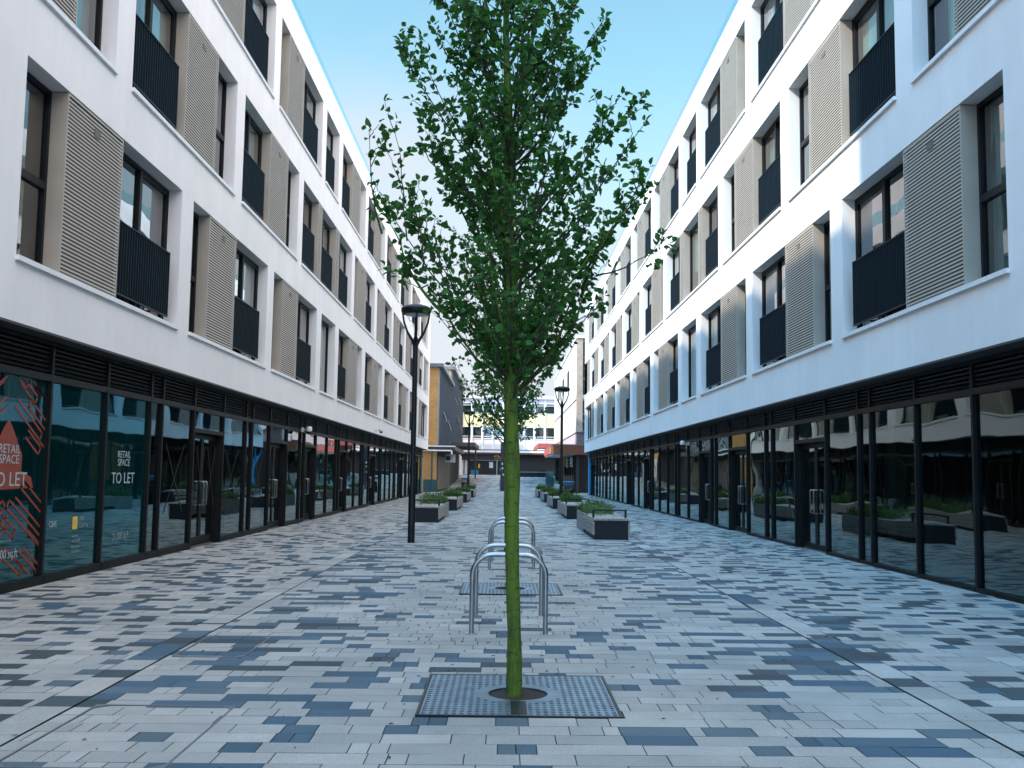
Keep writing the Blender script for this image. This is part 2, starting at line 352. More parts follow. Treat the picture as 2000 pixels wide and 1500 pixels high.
# ------------------------------------------------------------------ the setting: ground and paving
g = MB(); xs = [-300, -6.2, 6.5, 300]; ys = [-200, 94, 126, 700]
for i in range(3):
    for j in range(3):
        g.quad(*[(x, y, gz(x, y) - .012) for x, y in ((xs[i], ys[j]), (xs[i + 1], ys[j]), (xs[i + 1], ys[j + 1]), (xs[i], ys[j + 1]))])
tag(g.build('ground', M['joint'], recalc=False), kind='structure')
rnd = random.Random(7)
LIGHT = [(.345, .34, .315), (.32, .32, .30), (.37, .36, .335), (.30, .305, .29)]
MID = [(.046, .092, .130), (.058, .104, .140), (.040, .083, .119), (.080, .120, .146)]
DARK = [(.040, .058, .068), (.034, .048, .058), (.050, .066, .076)]
pv = MB()
GR = [(-.53, .76, y - .63, y + .63) for y in (7.03, 13.35, 19.75)]     # the tree grates are let into the paving
def block(x0, x1, y0, y1, c):
    for ga, gb_, gc, gd in GR:
        if gc < (y0 + y1) / 2 < gd and x1 > ga and x0 < gb_:
            if x0 < ga - .02: block(x0, ga, y0, y1, c)
            if x1 > gb_ + .02: block(gb_, x1, y0, y1, c)
            return
    k = rnd.uniform(.93, 1.06); t = (c[0] * k, c[1] * k, c[2] * k); e, ey = .0032, .0020
    tx, ty, o = rnd.uniform(-.004, .004), rnd.uniform(-.005, .005), rnd.uniform(-.0008, .0008)
    xm, ym = (x0 + x1) / 2, (y0 + y1) / 2
    pv.quad(*[(x, y, gz(x, y) + o + (x - xm) * tx + (y - ym) * ty) for x, y in ((x0 + e, y0 + ey), (x1 - e, y0 + ey), (x1 - e, y1 - ey), (x0 + e, y1 - ey))], t)
def pick(x, y):
    n = noise.noise(Vector((x * .55, y * .32, 3.1)))
    a = abs(x)
    if a > 3.0:
        pd, pm = .27 + .10 * n, .17 + .10 * n
    elif a > 1.7:
        pd, pm = .07 + .08 * n, .30 + .30 * n
    else:
        pd, pm = .04, .27 + .14 * n
    q = rnd.random()
    return DARK if q < pd else MID if q < pd + pm else LIGHT
def course(xa, xb, y0, y1, big=1):
    x = xa - rnd.uniform(0, .5) * big; last = LIGHT
    while x < xb - .02:
        pal = pick(x, y0); a_ = abs(x)
        if last is not LIGHT and not 1.7 < a_ < 3.0 and rnd.random() < .8: pal = LIGHT
        last = pal
        if pal is LIGHT: ln = rnd.choice([.2, .2, .2, .3, .3, .4, .4, .5, .6, .1])
        elif a_ > 3: ln = rnd.choice([.2, .2, .2, .3, .4])
        elif a_ > 1.7: ln = rnd.choice([.2, .3, .4, .4, .6])
        else: ln = rnd.choice([.2, .2, .2, .3, .4])
        two = rnd.random() < (.12 if pal is LIGHT else .38 if a_ < 1.7 else .1) and ln <= .3
        for _ in range(2 if two else 1):
            l_ = (.1 + .02 * rnd.random() if two else ln) * big
            a, b = max(x, xa), min(x + l_, xb)
            if b - a > .03: block(a, b, y0, y1, rnd.choice(pal))
            x += l_
y = -6.0
while y < 94:
    # three lanes split by the two slot drains with a soldier course beside each
    if y < 76: course(-6.14, -3.02, y, y + .203); course(3.14, 6.4, y, y + .203)
    else: course(-9, -3.02, y, y + .203); course(3.14, 9, y, y + .203)
    course(-2.748, 2.868, y, y + .203)
    y += .203
while y < 127:
    course(-6, 6.2, y, y + .3, 1.6); y += .3
y = -6.0
while y < 94:
    for x0, x1 in ((-3.02, -2.762), (2.882, 3.14)):
        yy = y
        while yy < y + 1.8:
            l_ = rnd.choice([.3, .4, .6]); l_ = min(l_, y + 1.8 - yy)
            if l_ > .03: block(x0, x1, yy, yy + l_, rnd.choice(pick(2.2, yy)))
            yy += l_
    y += 1.8
tag(pv.build('paving', M['paver'], recalc=False, tone=True), kind='structure')
dr = MB()
for x0, x1 in ((-2.761, -2.750), (2.870, 2.881)):
    dr.quad((x0, -6, gz(x0, 0) - .008), (x1, -6, gz(x1, 0) - .008), (x1, 94, gz(x1, 0) - .008), (x0, 94, gz(x0, 0) - .008))
tag(dr.build('slot_drain', M['black'], recalc=False), kind='structure')

# ------------------------------------------------------------------ the two apartment buildings
R1 = [(5.3, 11.0, [('w', 5.3, 6.4), ('l', 6.4, 8.35), ('b', 8.35, 11.0, 8.35, 10.55)]),
 (11.69, 17.5, [('w', 11.69, 12.86), ('l', 12.86, 14.77), ('b', 14.77, 17.5, 14.77, 17.06)]),
 (18.16, 24.0, [('w', 18.16, 19.24), ('l', 19.24, 21.18), ('b', 21.18, 24.0, 21.18, 23.38)]),
 (24.65, 30.4, [('w', 24.65, 25.7), ('l', 25.7, 27.64), ('b', 27.64, 30.4, 27.64, 29.69)]),
 (31.15, 33.75, [('f', 31.15, 33.75)])]
R1 += [(a, b, [('b', a, c, a, c - .58), ('l', c, d), ('w', d, b)]) for a, b, c, d in ((34.45, 40.2, 36.82, 38.96), (41.1, 46.9, 43.37, 45.49), (47.8, 53.55, 50.03, 52.26), (54.25, 59.9, 56.4, 58.6), (60.7, 66.3, 62.9, 65.0))]
R1 += [(67.0, 74.7, [('w', 67.0, 67.6), ('l', 67.6, 69.6), ('f', 69.6, 74.7)])]
R2 = [(8.5, 14.3, [('b', 8.5, 10.95, 8.5, 10.6), ('l', 10.95, 12.97), ('w', 12.97, 14.3)]),
 (14.96, 20.75, [('b', 14.96, 17.48, 14.96, 17.08), ('l', 17.48, 19.38), ('w', 19.38, 20.75)]),
 (21.4, 27.2, [('b', 21.4, 23.89, 21.4, 23.4), ('l', 23.89, 25.87), ('w', 25.87, 27.2)]),
 (27.85, 36.95, [('b', 27.85, 30.24, 27.85, 29.7), ('l', 30.24, 30.85), ('b', 30.85, 33.43, 30.85, 32.83), ('l', 33.43, 34.16), ('b', 34.16, 36.95, 34.16, 36.09)])]
R2 += [(a, b, [('w', a, c), ('l', c, d), ('b', d, b, d, b - .9)]) for a, b, c, d in ((37.65, 43.54, 38.51, 40.9), (44.4, 50.25, 45.3, 47.4), (51.0, 56.8, 51.9, 54.1), (57.55, 63.3, 58.5, 60.6), (64.0, 69.8, 64.9, 67.1))]
R2 += [(70.5, 75.0, [('w', 70.5, 71.1), ('l', 71.1, 73.0), ('f', 73.0, 75.0)])]
R3 = [(11.7, 17.5, [('w', 11.7, 12.9), ('l', 12.9, 14.8), ('b', 14.8, 17.5, 14.8, 17.0)]),
 (18.1, 23.9, [('w', 18.1, 19.15), ('l', 19.15, 21.13), ('b', 21.13, 23.9, 21.13, 23.31)]),
 (24.55, 30.35, [('w', 24.55, 25.54), ('l', 25.54, 27.54), ('b', 27.54, 30.35, 27.54, 29.71)]),
 (31.05, 33.5, [('b', 31.05, 33.5, 31.05, 32.74)])]
R3 += [(a, b, [('b', a, c, a, c - .55), ('l', c, d), ('w', d, b)]) for a, b, c, d in ((34.25, 40.1, 36.57, 38.68), (40.9, 46.7, 43.3, 45.4), (47.6, 53.4, 50.0, 52.1), (54.2, 60.0, 56.6, 58.7), (60.8, 66.6, 63.2, 65.3), (67.4, 73.5, 69.8, 71.9))]
R2R = list(R2); R2R[3] = (27.85, 36.95, [('b', 27.85, 30.24, 27.85, 29.7), ('l', 30.24, 30.85), ('f', 30.85, 33.43), ('l', 33.43, 34.16), ('b', 34.16, 36.95, 34.16, 36.09)])

def apartment(s, X0, ov, rows, zs, z_sof, z_top, y_end, name_label, doors, seed, near_teal):
    rn = random.Random(seed)
    P = lambda d, y, z: (s * (X0 + d), y, z)
    root = empty('apartment_building', (s * X0, 40, 0), name_label, 'building', 'white apartment buildings with dark shopfronts')
    root.location = (0, 0, 0)
    y0b = -16.0
    # ---- facade wall with its openings cut through (front grid + reveals)
    rects = [(a, b, zb, zt) for (zb, zt), row in zip(zs, rows) for a, b, _ in row]
    ycut = sorted({y0b, y_end, *[q for rr in rects for q in rr[:2]]}); zcut = sorted({z_sof, z_top, *[q for rr in rects for q in rr[2:]]})
    wl = MB()
    for i in range(len(zcut) - 1):
        run = None
        for j in range(len(ycut) - 1):
            ym, zm = (ycut[j] + ycut[j + 1]) / 2, (zcut[i] + zcut[i + 1]) / 2
            solid = not any(a < ym < b and c < zm < d for a, b, c, d in rects)
            if solid and run is None: run = ycut[j]
            if run is not None and (not solid or j == len(ycut) - 2):
                e = ycut[j + 1] if solid else ycut[j]
                wl.quad(P(0, run, zcut[i]), P(0, e, zcut[i]), P(0, e, zcut[i + 1]), P(0, run, zcut[i + 1])); run = None
    D = .24
    for a, b, c, d in rects:
        wl.quad(P(0, a, c), P(.36, a, c), P(.36, a, d), P(0, a, d)); wl.quad(P(0, b, c), P(.36, b, c), P(.36, b, d), P(0, b, d))
        wl.quad(P(0, a, d), P(0, b, d), P(.36, b, d), P(.36, a, d)); wl.quad(P(0, a, c), P(0, b, c), P(.36, b, c), P(.36, a, c))
    wl.quad(P(0, y_end, z_sof), P(14, y_end, z_sof), P(14, y_end, z_top), P(0, y_end, z_top))
    wl.quad(P(ov + .1, y_end, -.1), P(14, y_end, -.1), P(14, y_end, z_sof), P(ov + .1, y_end, z_sof))
    wl.quad(P(0, y0b, 0), P(14, y0b, 0), P(14, y0b, z_top), P(0, y0b, z_top))
    wl.quad(P(0, y0b, z_top), P(.3, y0b, z_top), P(.3, y_end, z_top), P(0, y_end, z_top))
    wl.build('facade_wall', M['stucco'], root, recalc=False)
    core = MB(); core.box(.62, 14, y0b, y_end - .02, z_sof + .12, z_top - .3, P); core.box(5.2, 14, y0b, y_end - .02, 0, z_sof + .1, P)
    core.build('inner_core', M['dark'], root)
    cp = MB(); cp.box(.10, .45, y0b, y_end, z_top, z_top + .24, P)
    cp.build('roof_coping', M['stucco'], root)
    gb = MB(); fr = MB()
    y = y0b
    while y < y_end - .5:
        e = min(y + 1.5, y_end - .05); q0 = z_top + .2
        gb.quad(P(.30, y + .02, q0), P(.30, e - .02, q0), P(.30, e - .02, z_top + .95), P(.30, y + .02, z_top + .95)); y += 1.5
        fr.box(.27, .33, e - .02, e + .01, z_top + .2, z_top + .5, P)
    gb.build('roof_balustrade', M['balu_glass'], root, recalc=False); fr.build('balustrade_clamp', M['steel'], root)
    if s < 0:    # set-back upper storeys that shade the street; their edge stands out of the picture
        us = MB(); us.box(2.55, 8, 7.42, y_end, z_top, 19.45, P); us.box(2.55, 8, -26, 7.4, z_top - 1, 34, P)
        us.build('upper_storey', M['stucco'], root)
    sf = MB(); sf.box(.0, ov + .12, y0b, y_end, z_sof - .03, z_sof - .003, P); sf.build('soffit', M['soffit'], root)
    # ---- openings
    for (zb, zt), row in zip(zs, rows):
        for a, b, segs in row:
            sill = MB(); sill.box(-.045, .30, a - .02, b + .02, zb - .05, zb + .012, P); sill.build('window_sill', M['sill'], root)
            zz = zb + .012
            for sg in segs:
                k, p, q = sg[:3]
                if k == 'l':
                    lv = MB()
                    lv.box(.012, .245, p, p + .022, zz, zt - .012, P); lv.box(.012, .245, q - .022, q, zz, zt - .012, P)
                    lv.box(.012, .245, p + .022, q - .022, zt - .045, zt - .012, P); lv.box(.012, .245, p + .022, q - .022, zz, zz + .035, P)
                    z = zz + .05; pitch = .0535
                    while z < zt - .06:
                        lv.quad(P(.014, p + .022, z), P(.014, q - .022, z), P(.016, q - .022, z + .031), P(.016, p + .022, z + .031))
                        z += pitch
                    o = lv.build('louvre_panel', M['beige'], root, recalc=False)
                    bk = MB(); bk.box(.055, .24, p + .024, q - .024, zz + .03, zt - .04, P); bk.build('backing_board', M['backing'], o)
                    vt = MB(); ym = (p + q) / 2; vt.box(.002, .02, ym - .1, ym + .1, zt - .30, zt - .20, P)
                    if q - p > 1: vt.build('vent_cowl', M['vent'], o)
                    continue
                fm = MB(); e = .06
                fm.box(.235, .31, p, p + e, zz, zt - .01, P); fm.box(.235, .31, q - e, q, zz, zt - .01, P)
                fm.box(.235, .31, p + e, q - e, zt - .01 - e, zt - .01, P); fm.box(.235, .31, p + e, q - e, zz, zz + e, P)
                if k == 'b' or (k == 'f' and q - p > 3.5):
                    nm = 2 if q - p < 3.5 else 3
                    ms = [p + (q - p) * t / nm for t in range(1, nm)]
                elif k == 'f': ms = [p + .22 * (q - p)]
                else: ms = []
                for mm in ms: fm.box(.225, .31, mm - .055, mm + .055, zz + e, zt - .01 - e, P)
                if k == 'w':
                    zm = zz + (zt - zz) * .47; fm.box(.228, .31, p + e, q - e, zm - .05, zm + .05, P)
                    if rn.random() < .4:   # top light tilted open into the room
                        tp = zt - .08; fm.prism([(.30, zm + .06), (.335, zm + .06), (.50, tp), (.465, tp)], p + e + .01, p + e + .06, lambda d, z, y: P(d, y, z))
                        fm.prism([(.30, zm + .06), (.335, zm + .06), (.50, tp), (.465, tp)], q - e - .06, q - e - .01, lambda d, z, y: P(d, y, z))
                else:  # sash frames inside the outer frame
                    br = [p + e] + [x for mm in ms for x in (mm - .055, mm + .055)] + [q - e]
                    for t in range(0, len(br), 2):
                        x0, x1 = br[t], br[t + 1]
                        if x1 - x0 > .3 and t > 0:
                            fm.box(.245, .30, x0, x0 + .05, zz + e, zt - e - .01, P); fm.box(.245, .30, x1 - .05, x1, zz + e, zt - e - .01, P)
                            fm.box(.245, .30, x0 + .05, x1 - .05, zt - e - .06, zt - e - .01, P)
                o = fm.build('window', M['anthracite'], root)
                gp = MB(); gp.quad(P(.275, p + .03, zz + .03), P(.275, q - .03, zz + .03), P(.275, q - .03, zt - .04), P(.275, p + .03, zt - .04)); gp.build('pane', M['glass'], o, recalc=False)
                if rn.random() < .75:
                    wd = (q - p) * rn.choice([.35, .5, .7, .95, .95]); st = p + .03 if rn.random() < .5 else q - .03 - wd
                    cb = MB(); nn = max(6, int(wd / .06)); lo = zz + (.03 if rn.random() < .8 else (zt - zz) * .4)
                    for t in range(nn):
                        ya, yb = st + wd * t / nn, st + wd * (t + 1) / nn; d0, d1 = .40 + .02 * (t % 2), .40 + .02 * ((t + 1) % 2)
                        cb.quad(P(d0, ya, lo), P(d1, yb, lo), P(d1, yb, zt - .03), P(d0, ya, zt - .03))
                    cb.build('curtain', M['curtain'] if rn.random() < .6 else M['curtain2'], o, recalc=False)
                if k == 'b':
                    ra, rb = sg[3], sg[4]; rl = MB(); hz_ = zz + 1.22; y = ra + .02
                    rl.box(.008, .052, ra, rb, hz_ - .012, hz_, P); rl.box(.008, .052, ra, rb, zz + .10, zz + .115, P)
                    while y < rb - .005:
                        rl.box(.010, .050, y - .004, y + .004, zz + .115, hz_ - .012, P); y += (rb - ra - .04) / round((rb - ra) / .105)
                    for zq in (zz + .18, hz_ - .2): rl.box(.05, .235, rb - .02, rb + .015, zq, zq + .03, P)
                    rl.box(.052, .056, ra + .01, rb - .01, zz + .12, hz_ - .02, P)
                    rl.build('balcony_railing', M['rail'], root)
    # ---- shopfront: bays of three lights between columns, a louvre band above
    G = ov; zg0, zt0, zl = .12, 2.70, z_sof - .04
    cols = [11.02, 17.22, 23.62, 30.0, 36.4, 42.8, 49.2, 55.6, 62.0, 68.4, 74.9]
    def mull(mb, y, wd=.06): mb.box(G - .032, G + .10, y - wd / 2, y + wd / 2, 0.0, zl, P)
    def pane(par, a, b, z0, z1, m, d=0.0):
        t = MB(); t.quad(P(G + .02 + d, a, z0), P(G + .02 + d, b, z0), P(G + .02 + d, b, z1), P(G + .02 + d, a, z1)); return t.build('pane', m, par, recalc=False)
    firsts = [-15.5, -9, -2.5, 4.5] + cols
    for bi in range(len(firsts) - 1):
        a, b = firsts[bi], firsts[bi + 1]; far = a > 45
        fm = MB(); gm = M['teal_glass'] if (near_teal and 4 < a < 17) else M['shop_glass']
        c0 = a + .6    # narrow light in front of the column
        if a < 16.0 and near_teal: c0 = a + .02
        inner = b - c0; l1, l2 = c0 + inner * (.315), c0 + inner * (.315 + .357)
        if 10 < a < 12: l1, l2, c0 = 13.42, 15.32, 11.52
        dslot = doors.get(round(a)) 
        edges = sorted({a, c0, l1, l2})
        for y in edges: mull(fm, y, .06)
        lights = [(a, c0), (c0, l1), (l1, l2), (l2, b)]
        fm.box(G - .03, G + .08, a, b, zt0, zt0 + .09, P)
        fm.box(G - .03, G + .02, a, b, zl - .05, zl, P)
        for li, (p, q) in enumerate(lights):
            if q - p < .1: continue
            if dslot == li: continue
            fm.box(G - .035, G + .09, p + .0375, q - .0375, 0.0, zg0, P)
        o = fm.build('shop_window', M['shopframe'], root)
        for li, (p, q) in enumerate(lights):
            if q - p < .1: continue
            if dslot == li:
                pane(o, p, q, 2.36, zt0, gm)
                dm = MB(); rc = .11; pp, qq = p + .05, q - .05
                dm.box(G, G + rc + .08, pp - .02, pp + .05, 0, 2.36, P); dm.box(G, G + rc + .08, qq - .05, qq + .02, 0, 2.36, P)
                dm.box(G - .03, G + rc + .08, pp, qq, 2.28, 2.36, P)
                ym = (pp + qq) / 2
                for x0, x1 in ((pp + .05, ym - .006), (ym + .006, qq - .05)):
                    dm.box(G + rc, G + rc + .06, x0, x0 + .08, .03, 2.27, P); dm.box(G + rc, G + rc + .06, x1 - .08, x1, .03, 2.27, P)
                    dm.box(G + rc, G + rc + .06, x0 + .08, x1 - .08, .03, .19, P); dm.box(G + rc, G + rc + .06, x0 + .08, x1 - .08, 2.17, 2.27, P)
                do = dm.build('shop_door', M['shopframe'], root)
                pane(do, pp + .1, qq - .1, .15, 2.2, gm, rc)
                if not far:
                    for sgn in (-1, 1):
                        hm = MB(); yh = ym + sgn * .11; dd = G + rc
                        hm.tube([P(dd, yh, .82), P(dd - .07, yh, .82), P(dd - .085, yh, .84), P(dd - .085, yh, 1.28), P(dd - .07, yh, 1.30), P(dd, yh, 1.30)], .013, 8); hm.build('handle', M['steel'], do, smooth=True)
            else:
                pane(o, p, q, zg0, zt0, gm)
        lb = MB(); z = zt0 + .12
        while z < zl - .06:
            for p, q in lights:
                if q - p < .1: continue
                lb.quad(P(G + .0, p + .04, z), P(G + .0, q - .04, z), P(G - .012, q - .04, z + .02), P(G - .012, p + .04, z + .02))
                lb.quad(P(G - .012, p + .04, z + .02), P(G - .012, q - .04, z + .02), P(G + .04, q - .04, z + .055), P(G + .04, p + .04, z + .055))
            z += .062
        lb.quad(P(G + .045, a, zt0 + .08), P(G + .045, b, zt0 + .08), P(G + .045, b, zl), P(G + .045, a, zl))
        lb.build('louvre_band', M['shopframe'], root, recalc=False)
    # ---- shop interior
    it = MB(); it.quad(P(5.15, y0b, 0), P(5.15, y_end, 0), P(5.15, y_end, z_sof), P(5.15, y0b, z_sof))
    it.quad(P(G, y0b, z_sof - .002), P(5.15, y0b, z_sof - .002), P(5.15, y_end, z_sof - .002), P(G, y_end, z_sof - .002))
    for c in cols: it.box(G + .45, G + .85, c + .1, c + .5, 0, z_sof, P)
    for c in cols[1::2]: it.box(G + .9, 5.1, c + .22, c + .34, 0, z_sof - .01, P)
    it.build('shop_interior', M['shopwall'], root, recalc=False)
    fl = MB(); zf = .012 if s < 0 else .075
    fl.box(G + .1, 5.15, y0b, y_end - .1, zf - .06, zf, P); fl.build('shop_floor', M['shopfloor'], root)
    return root, P

ZL = [(4.05, 6.52), (7.40, 9.83), (10.74, 13.10)]; ZR = [(4.07, 6.55), (7.46, 9.90), (10.85, 13.26)]
left, PL = apartment(-1, 5.84, .30, [R1, R2, R3], ZL, 3.27, 13.93, 76.05,
    'white rendered apartment building in shade with retail lettering in its shop windows', {17: 2, 24: 2, 30: 1, 36: 1, 43: 2, 56: 2, 68: 1}, 11, True)
right, PR = apartment(1, 6.0, .35, [R1, R2R, R3], ZR, 3.21, 14.02, 75.0,
    'white apartment building whose upper floors are in sunshine, ending in a bright blue pilaster', {17: 2, 24: 2, 30: 1, 43: 1, 49: 1, 68: 2}, 23, False)
bp_ = MB(); bp_.box(.30, .75, 74.4, 75.03, 0, 3.2, PR); bp_.build('blue_pilaster', M['blue'], right)

# ---- lettering and film on the left shop windows (flat film on the street side of the glass)
XG = -(5.84 + .30 + .02) + .004
TX = lambda y, z, dx=0: Matrix(((0, 0, 1, XG + dx), (1, 0, 0, y), (0, 1, 0, z), (0, 0, 0, 1)))
def film(pts, name, m, dx=0):
    t = MB(); t.prism(pts, XG + dx - .0006, XG + dx + .0006, lambda y, z, x: (x, y, z)); return t.build(name, m, left)
def stroke(mb, a, b, wd, dx=0):
    a, b = Vector(a), Vector(b); d = (b - a).normalized(); n_ = Vector((-d.y, d.x)) * wd / 2
    mb.prism([tuple(a + n_ - d * wd / 2), tuple(b + n_ + d * wd / 2), tuple(b - n_ + d * wd / 2), tuple(a - n_ - d * wd / 2)], XG + dx - .0006, XG + dx + .0006, lambda y, z, x: (x, y, z))
film([(12.39, 2.14), (12.50, 2.04), (12.78, 1.70), (12.78, 1.50), (13.05, 1.42), (13.12, 1.28), (11.80, 1.26), (11.84, 1.44), (12.02, 1.56), (12.02, 1.70), (12.28, 2.03)], 'orange_house_film', M['orange'])
def clip(a, b):
    """part of the stroke a-b that lies on the pane"""
    t0, t1 = 0.0, 1.0
    for k, (lo, hi) in enumerate(((11.58, 13.36), (.17, 2.66))):
        d = b[k] - a[k]
        if abs(d) < 1e-9:
            if not lo <= a[k] <= hi: return None
            continue
        u0, u1 = sorted(((lo - a[k]) / d, (hi - a[k]) / d)); t0, t1 = max(t0, u0), min(t1, u1)
    if t1 - t0 < .02: return None
    return [tuple(a[k] + t * (b[k] - a[k]) for k in (0, 1)) for t in (t0, t1)]
for sx in (-1, 1):
    mz = MB()
    def seg(p, q):
        cc = clip((12.44 + sx * p[0], p[1]), (12.44 + sx * q[0], q[1]))
        if cc: stroke(mz, cc[0], cc[1], .032)
    for u0, z0, u1, hp in ((-.05, 2.78, .36, 1), (.30, 2.80, .95, 0), (.22, 2.60, .62, 1), (.62, 2.62, .98, 0), (.10, 2.30, .80, 1), (.45, 2.32, .95, 1), (.42, 1.92, .78, 1), (.78, 1.90, .98, 0),
                           (.02, 1.04, .95, 1), (.24, 1.16, .95, 0), (.36, 1.28, .95, 1), (-.1, .84, .22, 1), (.5, .52, .95, 0), (.34, .38, .85, 1), (-.02, .44, .45, 1), (.60, .74, .95, 0)):
        z1 = z0 - .57 * (u1 - u0); seg((u0, z0), (u1, z1))
        if hp:
            o_ = (.055, .10); seg((u0 + o_[0], z0 + o_[1]), (u1 + o_[0], z1 + o_[1])); seg((u1, z1), (u1 + o_[0], z1 + o_[1])) if u1 < .9 else seg((u0, z0), (u0 + o_[0], z0 + o_[1]))
    mz.build('orange_maze_film', M['orange'], left)
for cy_, dx in ((12.45, .003), (16.2, .0015)):
    text_obj('window_lettering', 'RETAIL', .158, M['filmwhite'], left, TX(cy_, 1.72, dx), xscale=1.12)
    text_obj('window_lettering', 'SPACE', .160, M['filmwhite'], left, TX(cy_, 1.59, dx), xscale=1.12)
    text_obj('window_lettering', 'TO LET', .25, M['filmwhite'], left, TX(cy_, 1.31, dx), xscale=1.18)
    text_obj('window_lettering', '21,000 sq.ft', .155, M['filmwhite'] if cy_ < 13 else M['filmdim'], left, TX(cy_, .42, dx), xscale=.95)
text_obj('window_lettering', 'spaces across', .06, M['filmdim'], left, TX(12.45, .62, .003))
text_obj('window_lettering', 'CBRE', .115, M['filmwhite'], left, TX(13.76, .74), xscale=.85)
film([(14.38, .67), (14.55, .67), (14.55, .85), (14.38, .85)], 'yellow_logo_square', M['yellow'])
fm_ = MB()
for a_, b_ in (((14.42, .71), (14.47, .80)), ((14.43, .80), (14.50, .80)), ((14.44, .76), (14.49, .76))): stroke(fm_, a_, b_, .018, .0015)
fm_.build('logo_strokes', M['filmwhite'], left)
text_obj('window_lettering', 'MBU', .085, M['filmdim'], left, TX(14.60, .79), 'LEFT')
text_obj('window_lettering', 'CAPITAL', .085, M['filmdim'], left, TX(14.60, .68), 'LEFT')
for z_ in (.56, .49, .40, .33):
    text_obj('window_lettering', 'Ivan Bond' if z_ > .5 else '0000 000 000', .05, M['filmdim'], left, TX(14.38, z_), 'LEFT')
tp = MB()
for ya, yb in ((18.18, 19.2), (19.98, 20.55), (20.72, 21.3), (22.0, 23.1), (24.6, 25.5), (26.3, 26.8)):
    stroke(tp, (ya, 2.0), (yb, .75), .028); stroke(tp, (yb, 2.0), (ya, .75), .028)
tp.build('black_tape_cross', M['tape'], left)
nl = MB(); nl.prism([(28.05, 1.55), (28.28, 1.55), (28.28, 2.25), (28.05, 2.25)], XG, XG + .003, lambda y, z, x: (x, y, z)); nl.build('door_notice', M['yellow'], left)

# ---- cameras on the facades
def cctv(x, y, z, s, label):
    e = empty('security_camera', (x, y, z), label, 'security camera', 'cameras on the shopfronts')
    b = MB(); b.box(-.03, .03, -.05, .05, -.06, .06); b.box(-s * .0 - .02, .02, -.02, .02, -.02, .02); b.tube([(0, 0, 0), (-s * .16, -.03, .0)], .025, 8); b.build('bracket', M['cctv'], e)
    d = MB(); d.lathe([(.01, .10), (.075, .09), (.095, .04), (.09, -.02), (.085, -.05)], 16, (-s * .2, -.03)); d.build('housing', M['cctv'], e, smooth=True)
    k = MB(); k.lathe([(.084, -.052), (.075, -.09), (.045, -.125), (.01, -.135)], 16, (-s * .2, -.03)); k.build('dome', M['black'], e, smooth=True)
cctv(-6.14 + .06, 29.95, 2.78, -1, 'white dome camera on the shaded building beside a shop door')
cctv(6.35 - .06, 34.1, 2.66, 1, 'white dome camera on the sunlit building above the glazed shopfront')
cctv(-5.84 + .05, 45.0, 3.42, -1, 'small camera high on the white band of the shaded building')

